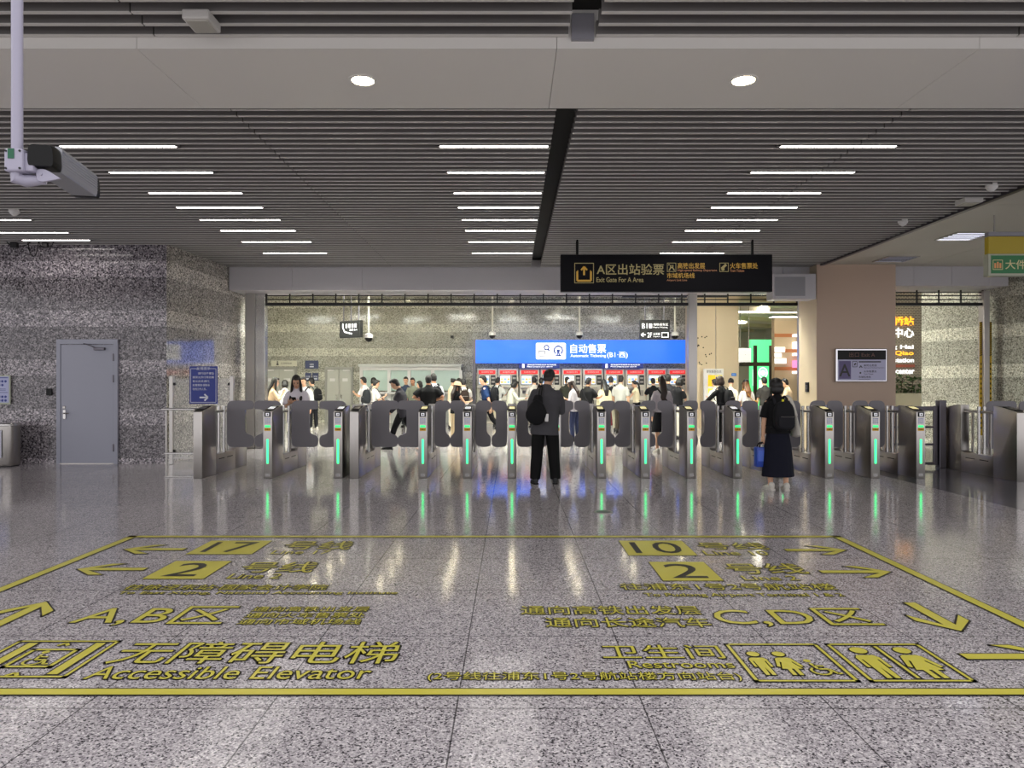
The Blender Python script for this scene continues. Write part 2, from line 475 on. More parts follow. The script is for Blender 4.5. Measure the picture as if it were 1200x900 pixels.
# louvred square light and the dim one on the white ceiling
for x, y, e, lab in ((8.02, 12.6, 2.0, 'square louvred ceiling light glowing in the flat white ceiling by the green luggage sign'),
                     (8.05, 14.9, .25, 'unlit looking square louvred light in the white ceiling above the beige column')):
    t = thing('louvre_light', lab, 'ceiling light', (x, y, 4.13))
    q = MB(); q.box(-.33, .33, -.33, -.3, -.02, .0); q.box(-.33, .33, .3, .33, -.02, 0); q.box(-.33, -.3, -.3, .3, -.02, 0); q.box(.3, .33, -.3, .3, -.02, 0); q.build('frame', steel_lt, t)
    q = MB(); q.box(-.3, .3, -.3, .3, -.006, 0); q.build('diffuser', mat('louvre_lamp_%d' % (e * 10), '#eef0ff', emit=e), t)
    for k in range(4):
        q = MB(); q.box(-.3, .3, -.2 + k * .13 - .012, -.2 + k * .13 + .012, -.022, -.006); q.build('louvre', steel_dk, t)
# far hall lamps
fd = mat('far_downlight_lamp', '#fff3d0', emit=FAR_E)
fd2 = mat('passage_downlight_lamp', '#fff0c0', emit=90)
k = 0
for j, yy in enumerate((18.6, 20.6, 22.6, 24.6, 26.4)):
    for i in range(8):
        xx = -8.4 + i * 2.1
        k += 1
        q = MB(); q.ell((0, 0, 0), (.1, .1, .02), nu=14, nv=4)
        tag(q.build('downlight', fd, None, (xx, yy, 4.895)), 'small round downlight in the far hall ceiling beyond the gates', 'ceiling light', 'downlights of the far hall')
for xx, yy in ((8.2, 30), (9.6, 28), (8.9, 33), (11, 31), (10.2, 35), (12.0, 37), (8.6, 38)):
    q = MB(); q.ell((0, 0, 0), (.13, .13, .02), nu=14, nv=4)
    tag(q.build('downlight', fd2, None, (xx, yy, 4.895)), 'small round downlight in the passage ceiling past the beige pier', 'ceiling light', 'downlights of the passage')
fp = mat('far_fill_panel', '#fbfdf2', emit=FAR_FILL_E)  # added fill panels, out of view, that brighten the far hall
for xx, yy in [(-10 + 2.5 * i, 18.0 + (i % 2) * 1.2) for i in range(8)]:
    t = thing('panel_light', 'long flat fill light panel added out of view at the far hall ceiling', 'ceiling light', (xx, yy, 4.9), 0, 'added fill panels of the far hall')
    q = MB(); q.box(-.7, .7, -.2, .2, -.012, 0); q.build('diffuser', fp, t)
    q = MB(); q.box(-.73, .73, -.23, -.2, -.02, 0); q.box(-.73, .73, .2, .23, -.02, 0); q.box(-.73, -.7, -.2, .2, -.02, 0); q.box(.7, .73, -.2, .2, -.02, 0); q.build('frame', white_p, t)

fp2 = mat('passage_panel_lamp', '#fff8e2', emit=20)
for xx, yy in ((9.5, 25.5), (12.5, 28.5), (10.5, 31.5), (13.2, 34.0), (11.5, 37.5)):
    t = thing('panel_light', 'bright flat light panel in the passage ceiling past the beige pier', 'ceiling light', (xx, yy, 4.72), 0, 'light panels of the passage')
    q = MB(); q.box(-.8, .8, -.3, .3, -.012, 0); q.build('diffuser', fp2, t)
    q = MB(); q.box(-.83, .83, -.33, -.3, -.02, .18); q.box(-.83, .83, .3, .33, -.02, .18); q.box(-.83, -.8, -.3, .3, -.02, .18); q.box(.8, .83, -.3, .3, -.02, .18); q.build('frame', white_p, t)
# ---------------------------------------------------------------- ticket gates
def yz(u, v, t): return (t, u, v)
PROF = [(0, 0), (0, 1.06), (.02, 1.07), (.42, 1.145), (.54, 1.145), (.54, 0)]
screen_y = mat('gate_screen', '#f0e2a4', .3, emit=.75)
screen_w = mat('gate_screen_white', '#e8e9ec', .3, emit=.7)
icon_m = mat('panel_icons', '#b9bfe0', .5)
label_y = mat('warning_yellow', '#d7a51e', .5)
badge_m = mat('rating_plate', '#c9c6c2', .5)
def flap_mesh(w, notch, side):
    h = notch
    P = [(.085, .415, .10), (w, .415, .10), (w, .60, .05), (w - h, .66, .05), (w - h, 1.06, .03), (w, 1.09 if h < .1 else 1.07, .04), (w, 1.215, .11), (.085, 1.215, .11)]
    if h < .1: P[4:6] = [(w - h, 1.03, .04), (w, 1.07, .03)]
    P = round_poly([(side * x, z, r) for x, z, r in P])
    q = MB(); q.prism(P, lambda u, v, t: (u, t, v), -.008, .008)
    return q
def gate(loc, label, graphic=True, flaps=((-1, .352, .075), (1, .352, .075)), group='ticket gates in the row', screen=screen_y, cat='ticket gate', name='ticket_gate'):
    t = thing(name, label, cat, loc, 0, group)
    hw = .0715
    q = MB(); q.prism(PROF, yz, -hw, hw, r=.008); q.build('front_housing', steel, t, smooth=True)
    q = MB(); q.prism([(1.9 - a, b) for a, b in PROF], yz, -hw, hw, r=.008); q.build('rear_housing', steel, t, smooth=True)
    q = MB(); q.prism([(.53, 0), (.53, .36), (.62, .33), (1.28, .33), (1.37, .36), (1.37, 0)], yz, -hw + .004, hw - .004, r=.006)
    q.build('base', steel, t, smooth=True)
    for s in (-1, 1):
        q = MB(); q.box(s * (hw - .003) - .002, s * (hw - .003) + .002, .66, .88, .235, .25); q.box(s * (hw - .003) - .002, s * (hw - .003) + .002, 1.0, 1.24, .235, .25)
        q.build('sensor_slot', black, t)
        q = MB(); q.cyl((s * .045, .93, .33), (s * .045, .93, 1.11), .022, 12); q.cyl((s * .045, .93, 1.08), (s * .045, .93, 1.125), .027, 12); q.cyl((s * .045, .93, .33), (s * .045, .93, .40), .03, 12)
        q.build('hinge_post', steel_lt, t, smooth=True)
    q = MB(); q.tube([(0, .54, 1.035), (0, 1.36, 1.035)], .022, 10); q.build('handrail', steel, t, smooth=True)
    q = MB(); q.rbox((0, .56, 1.035), (.06, .05, .07), .01); q.build('rail_socket', black, t)
    q = MB(); q.rbox((0, .72, .69), (.02, .05, .70), .006); q.rbox((0, 1.16, .69), (.02, .05, .70), .006); q.build('upright', steel, t)
    for s, w, h in flaps:
        q = flap_mesh(w, h, s); o = q.build('flap', flap_m, t, (0, .955 if s > 0 else .93, 0), smooth=True)
    # screen on the sloping top
    a = math.atan2(.075, .40)
    M = Matrix.Rotation(a, 3, 'X')
    o = MB(); o.rbox((0, .2, 1.109), (.128, .30, .012), .005, M); bz = o.build('display_bezel', black, t)
    o = MB(); o.rbox((0, .205, 1.1165), (.088, .15, .004), .0015, M, 1); o.build('screen', screen, bz)
    if not graphic: return t
    T = lambda y: facing(y)
    q = MB(); q.rbox((0, -.003, 1.016), (.098, .01, .074), .003); w = q.build('reader_window', black, t)
    q = MB(); q.box(-.026, .026, -.0095, -.0075, .993, 1.04, 0); q.box(-.008, .012, -.0105, -.0095, 1.005, 1.028, 1); q.build('reader_mark', [white_e_soft, black], w)
    q = MB()
    for c in range(3):
        for r_ in range(3):
            x = -.032 + c * .032; z = .882 + r_ * .033
            q.box(x - .012, x + .012, -.003, -.0005, z - .011, z + .011, 0)
            q.box(x - .006, x + .005, -.0045, -.003, z - .006, z + .005, 1)
    q.build('instruction_panel', [icon_m, mat('icon_ink', '#4a4a60', .5)], t)
    q = MB(); q.rbox((0, -.003, .828), (.084, .008, .035), .003); q.build('status_display', mat('status_green', '#2fe37a', .4, emit=1.1), t)
    q = MB(); q.box(-.05, .05, -.003, -.0005, .757, .803, 0)
    q.prism([(-.011, .772), (.011, .772), (0, .792)], lambda u, v, tt: (u, tt, v), -.005, -.003, 1); q.box(-.038, -.016, -.005, -.003, .776, .783, 1); q.box(.016, .038, -.005, -.003, .776, .783, 1)
    q.build('warning_label', [label_y, black], t)
    q = MB(); q.rbox((0, -.004, .43), (.032, .01, .385), .004); q.build('light_strip', green_e, t)
    q = MB(); q.box(-.034, .034, -.003, -.0005, .034, .08, 0); q.box(-.028, .028, -.0042, -.003, .062, .072, 1); q.box(-.028, .02, -.0042, -.003, .044, .052, 1)
    q.build('rating_label', [badge_m, grey_p], t)
    return t
GX = [-3.88, -2.763, -1.416, -.711, 0, .704, 1.422, 2.12, 2.85, 3.583, 4.31, 5.04, 5.77, 6.49]
NX = ['first', 'second', 'third', 'fourth', 'fifth', 'sixth', 'seventh', 'eighth', 'ninth', 'tenth', 'eleventh', 'twelfth', 'thirteenth', 'last']
WN, NN = (.545, .15), (.352, .075)
extra = {1: ', close to a plain cabinet', 5: ', half hidden by the man', 10: '', 13: ''}
for i, x in enumerate(GX):
    fl = [(-1, *NN), (1, *NN)]
    if i in (0,): fl = [(-1, *WN), (1, *WN)]
    if i == 1: fl = [(-1, *WN)]
    if i == 2: fl = [(-1, *WN), (1, *NN)]
    if i == 13: fl = [(-1, *NN)]
    gate((x, 11.27, 0), f'green-lit steel ticket gate, {NX[i]} counted from the grey door{extra.get(i, "")}', True, fl,
         screen=screen_w if i in (0, 1, 3, 9) else screen_y)
gate((-2.506, 11.27, 0), 'plain steel gate cabinet without lights, close beside the second green-lit gate', False, [(1, *WN)], screen=steel)
gate((-4.99, 11.27, 0), 'plain steel end cabinet of the gate row next to the railing and blue notice', False, [(1, *WN)], screen=steel)
gate((7.825, 10.9, 0), 'plain steel gate cabinet standing alone on the dark floor near the granite wall', False, [(1, .60, .15)], screen=steel)
gate((9.05, 10.9, 0), 'plain steel gate cabinet furthest to the side, only its grey flap in view', False, [(-1, .60, .15)], screen=steel)

# railing, glass screen and notice beside the end cabinet
t = thing('guard_railing', 'low steel railing with glass infill joining the end gate cabinet to the granite wall', 'railing', (-5.33, 11.42, 0))
q = MB(); q.rbox((-.02, 0, 1.095), (.54, .12, .035), .012); q.build('top_rail', steel_lt, t)
q = MB(); q.rbox((0, 0, .385), (.5, .05, .03), .008); q.build('lower_rail', steel_lt, t)
q = MB(); q.rbox((0, 0, .012), (.5, .05, .02), .004); q.build('floor_rail', steel_lt, t)
q = MB(); q.box(-.24, .24, -.005, .005, .03, .37); q.build('glass_pane', glass, t)
for x in (-.23, .24):
    q = MB(); q.cyl((x, 0, .01), (x, 0, 1.08), .016, 10); q.build('upright', steel, t, smooth=True)
t = thing('glass_screen', 'tall clear glass screen between steel posts behind the end gate cabinet', 'glass screen', (-5.79, 13.25, 0))
for x in (-.56, .57):
    q = MB(); q.rbox((x, 0, .825), (.07, .07, 1.65), .01); q.build('post', steel, t)
    for z in (.25, 1.5):
        q = MB(); q.rbox((x - math.copysign(.05, x), -.0, z), (.05, .05, .05), .01); q.build('clamp', black, t)
q = MB(); q.box(-.53, .54, -.006, .006, .12, 1.6); q.build('glass_pane', glass, t)
q = MB(); q.rbox((0, 0, .12), (1.08, .04, .03), .005); q.build('bottom_rail', steel, t)
t = thing('notice_sign', 'dark blue notice with white Chinese text and a white arrow, on the glass screen', 'sign', (-5.745, 13.225, 1.13))
navy = mat('navy_sign', '#10298a', .35)
wtxt = mat('white_lettering', '#e3e6f2', .5)
q = MB(); q.rbox((0, 0, .35), (.52, .02, .70), .004); q.build('board', navy, t)
q = MB(); T = facing(-.0115)
stroke(q, [(-.09, .655), (-.235, .655), (-.235, .03), (.235, .03), (.235, .655), (.09, .655)], .008, T)
text(q, '友情提示', -.125, .63, .125, .685, T)
for k, s in enumerate(('请行动不便及', '携带大件行李的乘', '客从此处通行,', '如需帮助请联系', '现场工作人员。')):
    text(q, s, -.1 if k == 0 else -.2, .545 - k * .073, .2 if k < 2 else (.12 if k != 4 else .06), .59 - k * .073, T)
stroke(q, [(-.07, .12), (.07, .12)], .028, T); stroke(q, [(.02, .18), (.085, .12)], .03, T); stroke(q, [(.02, .06), (.085, .12)], .03, T)
q.build('lettering', wtxt, t)

# steel fence gate at the end of the row
t = thing('swing_gate', 'dark steel swing gate of horizontal bars past the last lit ticket gate', 'gate', (7.2, 12.7, 0))
q = MB(); q.rbox((.47, 0, .605), (.12, .14, 1.21), .01); q.build('post', steel_dk, t)
q = MB(); q.rbox((.37, 0, .58), (.07, .05, 1.06), .008); q.build('stile', steel_dk, t)
q = MB(); q.rbox((-.4, 0, .58), (.06, .05, 1.06), .008); q.build('stile', steel_dk, t)
for z, h in ((1.06, .08), (.73, .04), (.42, .04), (.08, .05)):
    q = MB(); q.rbox((-.02, 0, z), (.80, .04, h), .006); q.build('bar', steel_dk, t)

# ---------------------------------------------------------------- lettering on the floor
yel, ink = mat('floor_yellow', '#cfc64e', .3), mat('floor_ink', '#23201e', .4)
sign = thing('floor_sign', 'large yellow bordered floor sign with arrows, line numbers and Chinese text', 'floor sign', (0, 0, 0))
FZ = (.003, .0045, .006)
def FT(k): return lambda u, v: (u, v, FZ[k])
FM = [yel, ink]
def fletter(txt, u0, v0, u1, v1, o=None, parent=sign, name='lettering'):
    """yellow lettering; a thin dark edge follows every outline of the glyphs"""
    q = MB(); text(q, txt, u0, v0, u1, v1, FT(1), 0)
    w = .011 if v1 - v0 > .22 else .0085 if v1 - v0 > .13 else .006
    cnt = {}
    for f in q.f:
        for a, b in zip(f, f[1:] + f[:1]):
            ka, kb = tuple(round(x, 5) for x in q.v[a]), tuple(round(x, 5) for x in q.v[b])
            k = (min(ka, kb), max(ka, kb)); cnt[k] = cnt.get(k, 0) + 1
    for (a, b), n in cnt.items():
        if n != 1: continue
        d = Vector((b[0] - a[0], b[1] - a[1]))
        if d.length < 1e-6: continue
        d = d.normalized() * w; e = Vector((-d.y, d.x)) ; d = d * .5
        q.add([(a[0] - d.x - e.x, a[1] - d.y - e.y, FZ[0]), (b[0] + d.x - e.x, b[1] + d.y - e.y, FZ[0]), (b[0] + d.x + e.x, b[1] + d.y + e.y, FZ[0]), (a[0] - d.x + e.x, a[1] - d.y + e.y, FZ[0])], [(0, 1, 2, 3)], 1)
    return q.build(name, FM, parent)
def fshape(name, polys, grow=.012, parent=sign):
    """polys: list of outlines; a dark edge of width grow runs under each"""
    q = MB()
    for P in polys:
        stroke(q, P, grow * 2, FT(0), 1, close=True); poly(q, P, FT(1), 0)
    return q.build(name, FM, parent)
B0, B1, BY0, BY1 = -3.76, 3.22, 3.42, 7.0
q = MB()
for a, (b0, b1, c0, c1) in ((0, (B0, B1, BY0, BY0 + .065)), (0, (B0, B1, BY1 - .07, BY1)), (0, (B0, B0 + .075, BY0, BY1)), (0, (B1 - .075, B1, BY0, BY1))):
    rect(q, b0 - .012, c0 - .012, b1 + .012, c1 + .012, FT(0), 1); rect(q, b0, c0, b1, c1, FT(1), 0)
q.build('border', FM, sign)
def arrow(cx, cy, L, ang):
    w, hb = .075, .17
    P = [(-L / 2, -w / 2), (L / 2 - .11, -w / 2), (L / 2 - .30, -hb), (L / 2 - .19, -hb), (L / 2, 0), (L / 2 - .19, hb), (L / 2 - .30, hb), (L / 2 - .11, w / 2), (-L / 2, w / 2)]
    c, s = math.cos(R(ang)), math.sin(R(ang))
    fshape('arrow', [[(cx + x * c - y * s, cy + x * s + y * c) for x, y in P]])
arrow(-3.24, 6.43, .55, 180); arrow(-3.24, 5.74, .55, 180); arrow(-3.2, 4.58, .6, 90)
arrow(2.74, 6.4, .55, 0); arrow(2.74, 5.66, .56, 0); arrow(2.72, 4.58, .56, -90); arrow(2.76, 3.90, .56, 0)
def plate(txt, x0, x1, y0, y1, nx):
    o = fshape('number_plate', [[(x0, y0), (x1, y0), (x1, y1), (x0, y1)]], .006)
    q = MB(); cx = (x0 + x1) / 2; text(q, txt, cx - nx, y0 + .07, cx + nx, y1 - .07, FT(2), 0); q.build('numeral', ink, o)
plate('17', -2.87, -2.29, 6.24, 6.78, .20); plate('2', -2.84, -2.37, 5.45, 6.0, .13)
plate('10', 1.02, 1.62, 6.2, 6.78, .22); plate('2', 1.15, 1.61, 5.4, 5.97, .14)
fletter('号线', -2.1, 6.42, -1.48, 6.76); fletter('Line 17', -2.13, 6.25, -1.62, 6.38)
fletter('号线', -2.2, 5.64, -1.6, 5.97); fletter('Line 2', -2.2, 5.46, -1.8, 5.6)
fletter('往徐泾东站·国家会计学院', -2.84, 5.16, -1.36, 5.30); fletter('To East Xujing, National Accounting Institute', -2.82, 5.04, -.82, 5.12, .015)
fletter('A,B区', -2.78, 4.40, -1.82, 4.78, .02)
for k, s in enumerate(('通向高铁出发层', '通向火车售票处', '通向市域机场线')): fletter(s, -1.72, 4.67 - k * .125, -.95, 4.775 - k * .125)
fletter('无障碍电梯', -2.19, 3.80, -.63, 4.12); fletter('Accessible Elevator', -2.18, 3.60, -.73, 3.76)
fletter('号线', 1.72, 6.42, 2.34, 6.70); fletter('Line 10', 1.70, 6.21, 2.26, 6.37)
fletter('号线', 1.74, 5.60, 2.36, 5.92); fletter('Line 2', 1.78, 5.41, 2.2, 5.54)
fletter('往浦东1号2号航站楼', .80, 5.16, 2.38, 5.33); fletter('To Pudong Airport Terminal 1 & 2', .94, 4.98, 2.35, 5.08, .015)
fletter('通向高铁出发层', .06, 4.61, 1.24, 4.79); fletter('通向长途汽车', .21, 4.37, 1.24, 4.55)
fletter('C,D区', 1.30, 4.38, 2.32, 4.74, .02)
fletter('卫生间', .50, 3.87, 1.17, 4.07); fletter('Restrooms', .62, 3.74, 1.18, 3.835); fletter('(2号线往浦东1号2号航站楼方向站台)', -.43, 3.575, 1.17, 3.69)
# pictograms
def man(cx, cy, h):
    s = h
    return [[(cx + x * s * (1 if k else .62), cy + y * s) for x, y in P] for k, P in enumerate((
        [(-.17, .70), (.17, .70), (.24, .62), (.24, .32), (.17, .32), (.17, .56), (.14, .56), (.13, 0), (.03, 0), (0, .32), (-.03, 0), (-.13, 0), (-.14, .56), (-.17, .56), (-.17, .32), (-.24, .32), (-.24, .62)],
        arc(0, .86, .105, 0, 337.5, 15)))]
def woman(cx, cy, h):
    s = h
    return [[(cx + x * s * (1 if k else .66), cy + y * s) for x, y in P] for k, P in enumerate((
        [(-.13, .70), (.13, .70), (.20, .66), (.32, .34), (.25, .31), (.15, .54), (.13, .50), (.25, .24), (.13, .24), (.13, 0), (.03, 0), (.03, .24), (-.03, .24), (-.03, 0), (-.13, 0), (-.13, .24), (-.25, .24), (-.13, .50), (-.15, .54), (-.25, .31), (-.32, .34), (-.20, .66)],
        arc(0, .86, .105, 0, 337.5, 15)))]
def both(q, fn):                                           # dark edge first, yellow on top
    fn(q, .014, 0, 1); fn(q, 0, 1, 0)
def pbox(q, x0, x1, y0, y1):
    for g, k, mi in ((.018, 0, 1), (0, 1, 0)):
        stroke(q, [(x0, y0), (x1, y0), (x1, y1), (x0, y1)], .018 + g, FT(k), mi, close=True)
def figs(q, shapes):
    for P in shapes: stroke(q, P, .014, FT(0), 1, close=True); poly(q, P, FT(1), 0)
def wheelchair(q, cx, cy, s):
    for w, k, mi in ((.055 * s + .018, 0, 1), (.055 * s, 1, 0)):
        stroke(q, [(cx + x * s, cy + y * s) for x, y in arc(-.05, .2, .2, 130, 380, 14)], w, FT(k), mi)
        stroke(q, [(cx + x * s, cy + y * s) for x, y in ((-.12, .62), (-.07, .30), (.16, .30), (.26, .05), (.36, .08))], w * 1.2, FT(k), mi)
        stroke(q, [(cx + x * s, cy + y * s) for x, y in ((-.1, .48), (.12, .46))], w, FT(k), mi)
    disc(q, cx - .13 * s, cy + .76 * s, .085 * s, FT(1), 0, 12)
q = MB(); pbox(q, -2.86, -2.29, 3.63, 4.13)
for g, k, mi in ((.012, 0, 1), (0, 1, 0)):
    for x in (-2.79, -2.40): rect(q, x - g, 3.66 - g, x + .055 + g, 4.10 + g, FT(k), mi)
for g, k, mi in ((.018, 0, 1), (0, 1, 0)):
    stroke(q, [(-2.69, 3.76), (-2.45, 3.76), (-2.45, 4.0), (-2.69, 4.0)], .022 + g, FT(k), mi, close=True)
    stroke(q, [(-2.60, 3.64), (-2.57, 3.68), (-2.54, 3.64)], .02 + g, FT(k), mi); stroke(q, [(-2.60, 4.06), (-2.57, 4.10), (-2.54, 4.06)], .02 + g, FT(k), mi)
wheelchair(q, -2.57, 3.78, .24)
q.build('elevator_pictogram', FM, sign)
q = MB(); pbox(q, 1.235, 1.74, 3.58, 4.08); figs(q, man(1.335, 3.65, .33)); figs(q, woman(1.475, 3.65, .33)); wheelchair(q, 1.625, 3.655, .24)
q.build('family_and_wheelchair_pictogram', FM, sign)
q = MB(); pbox(q, 1.815, 2.325, 3.58, 4.08); figs(q, man(1.945, 3.61, .44)); figs(q, woman(2.19, 3.61, .44))
for g, k, mi in ((.014, 0, 1), (0, 1, 0)): rect(q, 2.06 - g, 3.61 - g, 2.078 + g, 4.05 + g, FT(k), mi)
q.build('man_and_woman_pictogram', FM, sign)
t = thing('floor_drain_cover', 'round metal cover set flush in the granite floor in front of the gates', 'floor cover', (1.07, 8.3, .0))
q = MB(); q.tube([(0, 0, 0), (0, 0, .006)], .11, 28); q.build('rim', steel, t)
q = MB(); q.tube([(0, 0, .005), (0, 0, .008)], .085, 24); q.build('lid', steel_dk, t)
# ---------------------------------------------------------------- near hall: door, bin, signs, camera
t = thing('metal_door', 'grey metal service door with lever handle and closer in the granite wall', 'door', (-7.995, 13.36, 0))
q = MB(); q.box(-.575, -.50, -.01, .05, 0, 2.34); q.box(.50, .575, -.01, .05, 0, 2.34); q.box(-.5, .5, -.01, .05, 2.25, 2.34); q.build('frame', door_m, t)
q = MB(); q.rbox((0, .02, 1.125), (.99, .04, 2.235), .004); leaf = q.build('leaf', door_m, t)
q = MB(); q.rbox((-.42, -.012, .93), (.05, .02, .18), .006); q.cyl((-.42, -.02, .95), (-.42, -.06, .95), .012); q.tube([(-.42, -.06, .95), (-.31, -.06, .95)], .012, 8); q.build('lever_handle', steel_lt, leaf)
q = MB(); q.rbox((-.43, -.008, 1.06), (.05, .016, .05), .005); q.build('lock_cylinder', steel, leaf)
q = MB(); q.rbox((.25, -.03, 2.16), (.2, .06, .05), .008); q.tube([(.2, -.06, 2.17), (.1, -.07, 2.22), (-.05, -.03, 2.26)], .01, 6); q.build('door_closer', steel_dk, leaf)
for z in (.3, 1.6, 2.0):
    q = MB(); q.cyl((.5, -.016, z - .07), (.5, -.016, z + .07), .012, 10); q.build('hinge', steel_dk, t)
q = MB(); q.box(-.5, .5, -.02, .02, 0, .012); q.build('threshold', steel, t)
t = thing('card_reader', 'small black card reader on the granite wall beside the grey door', 'card reader', (-8.72, 13.38, 1.35))
q = MB(); q.rbox((0, 0, 0), (.11, .03, .13), .008); q.build('case', black, t)
q = MB(); q.rbox((.045, -.012, -.03), (.03, .03, .05), .006); q.build('keypad', dark, t)
t = thing('wall_notice', 'pale notice board with rows of dark round icons above the litter bin', 'sign', (-9.72, 13.37, 1.12))
q = MB(); q.rbox((0, 0, .27), (.56, .03, .55), .006); q.build('frame', mat('pale_frame', '#b9bfae', .5), t)
q = MB(); T = facing(-.017); rect(q, -.255, .03, .255, .52, T, 0)
for r_, z in enumerate((.43, .36, .14, .07)):
    for c in range(8 if r_ != 1 else 7): disc(q, -.225 + c * .06, z, .024, facing(-.018), 1, 10)
rect(q, -.24, .215, .24, .225, facing(-.018), 1); rect(q, -.24, .49, .24, .505, facing(-.018), 1); rect(q, .03, .28, .2, .29, facing(-.018), 1); rect(q, .03, .255, .2, .262, facing(-.018), 1)
q.build('panel', [mat('notice_blue_white', '#b6bbe0', .4), navy], t)
# bin
t = thing('litter_bin', 'oval stainless litter bin with printed panel against the granite wall', 'litter bin', (-9.42, 12.98, 0))
def oval(rx, ry, z, n=28): return [(rx * math.copysign(abs(math.cos(2 * math.pi * i / n)) ** .7, math.cos(2 * math.pi * i / n)), ry * math.copysign(abs(math.sin(2 * math.pi * i / n)) ** .7, math.sin(2 * math.pi * i / n)), z) for i in range(n)]
def loft_rings(q, rings):
    n = len(rings[0]); vs = [p for r_ in rings for p in r_]
    fs = [(i * n + j, i * n + (j + 1) % n, (i + 1) * n + (j + 1) % n, (i + 1) * n + j) for i in range(len(rings) - 1) for j in range(n)]
    fs += [tuple(reversed(range(n))), tuple(range((len(rings) - 1) * n, len(rings) * n))]
    q.add(vs, fs)
q = MB(); loft_rings(q, [oval(.37, .2, .02), oval(.38, .21, .05), oval(.38, .21, .74)]); q.build('body', steel, t, smooth=True)
q = MB(); loft_rings(q, [oval(.36, .195, 0), oval(.36, .195, .03)]); q.build('plinth', dark, t, smooth=True)
q = MB(); loft_rings(q, [oval(.395, .225, .74), oval(.40, .23, .76), oval(.39, .22, .785)]); q.build('lid', steel_lt, t, smooth=True)
q = MB(); q.rbox((.02, -.212, .42), (.44, .012, .5), .005); pn = q.build('printed_panel', mat('bin_panel', '#c7c9d4', .4), t)
q = MB(); T = facing(-.2195)
disc(q, .08, .55, .06, T); stroke(q, [(.04, .45), (.12, .5), (.20, .44)], .02, T); stroke(q, [(-.12, .45), (-.04, .5), (.02, .44)], .02, T); disc(q, -.1, .55, .05, T)
text(q, '可回收物', -.16, .32, .02, .37, T); text(q, '干垃圾', .06, .32, .2, .37, T); text(q, 'Recyclable', -.16, .26, .0, .295, T); text(q, 'Residual', .06, .26, .2, .295, T)
q.build('pictogram', ink, pn)

# hanging black exit sign
D = 13.0
t = thing('hanging_sign', 'long black hanging sign with gold exit-gate text and pictograms above the gates', 'sign', (0, D, 0))
navyblack = mat('sign_black', '#08070e', .45, spec=.15)
q = MB(); q.rbox(((.89 + 4.77) / 2, .06, (3.19 + 3.87) / 2), (3.88, .12, .68), .01); q.build('panel', navyblack, t)
for x in (1.2, 4.42):
    q = MB(); q.cyl((x, .06, 3.86), (x, .06, 4.20), .025, 10); q.build('rod', black, t, smooth=True)
gold, olive = mat('gold_lettering', '#c49a3c', .4, emit=.18), mat('pale_gold_lettering', '#a79a68', .4, emit=.12)
Pz = lambda px, py: (wx(px, D), wz(py, D))
def ptext(q, s, x0, y1, x1, y0, T, mi=0, d=D, off=0.01): text(q, s, wx(x0, d), wz(y1, d), wx(x1, d), wz(y0, d), T, mi, off)
def pbx(q, x0, y0, x1, y1, w, T, mi=0, d=D): stroke(q, [(wx(x0, d), wz(y1, d)), (wx(x1, d), wz(y1, d)), (wx(x1, d), wz(y0, d)), (wx(x0, d), wz(y0, d))], w, T, mi, close=True)
def pst(q, pts, w, T, mi=0, d=D): stroke(q, [(wx(a, d), wz(b, d)) for a, b in pts], w, T, mi)
def prc(q, x0, y0, x1, y1, T, mi=0, d=D): rect(q, wx(x0, d), wz(y1, d), wx(x1, d), wz(y0, d), T, mi)
T = facing(-.0015)
q = MB(); pbx(q, 673.5, 308.5, 695.5, 331.5, .012, T, 1)
pst(q, [(677.5, 318), (676.5, 318), (676.5, 329), (692.5, 329), (692.5, 318), (691.5, 318)], .035, T, 0); pst(q, [(684.5, 322.5), (684.5, 312.5)], .035, T, 0); pst(q, [(681, 316.5), (684.5, 312.5)], .03, T, 0); pst(q, [(688, 316.5), (684.5, 312.5)], .03, T, 0)
q.build('exit_pictogram', [gold, olive], t)
q = MB(); ptext(q, 'A区出站验票', 699.5, 322, 778, 309.3, T, 0); q.build('lettering', olive, t)
q = MB(); ptext(q, 'Exit Gate For A Area', 699, 330.6, 754, 325, T, 0); q.build('lettering', olive, t)
q = MB(); ptext(q, '高铁出发层', 794, 314.8, 826, 308, T); ptext(q, 'High-speed Railway Departure', 794, 318.6, 840, 315.6, T, 1); ptext(q, '市域机场线', 781.5, 326, 814, 319.8, T); ptext(q, 'Airport Link Line', 781.5, 330, 805, 327.2, T, 1); q.build('lettering', [gold, mat('orange_lettering', '#b9805a', .4, emit=.15)], t)
q = MB(); ptext(q, '火车售票处', 855.5, 314.8, 888, 308, T); ptext(q, 'Train Tickets', 855.5, 318.6, 872, 315.8, T, 1); q.build('lettering', [gold, mat('orange_lettering', '#b9805a')], t)
q = MB(); pbx(q, 782, 308.3, 792, 318.2, .01, T, 0); pst(q, [(784, 317), (786, 313.5), (788, 313.5), (790.5, 317)], .02, T); pst(q, [(786, 313.5), (786, 310.5)], .02, T); pst(q, [(788.4, 313.5), (788.4, 310.5)], .02, T); disc(q, wx(784, D), wz(310.3, D), .012, T); q.build('railway_pictogram', olive, t)
q = MB(); pbx(q, 843.5, 308.3, 853.5, 318.2, .01, T, 0); pst(q, [(845.5, 315), (851, 310)], .045, T); disc(q, wx(847.2, D), wz(315.4, D), .03, T); q.build('ticket_pictogram', olive, t)

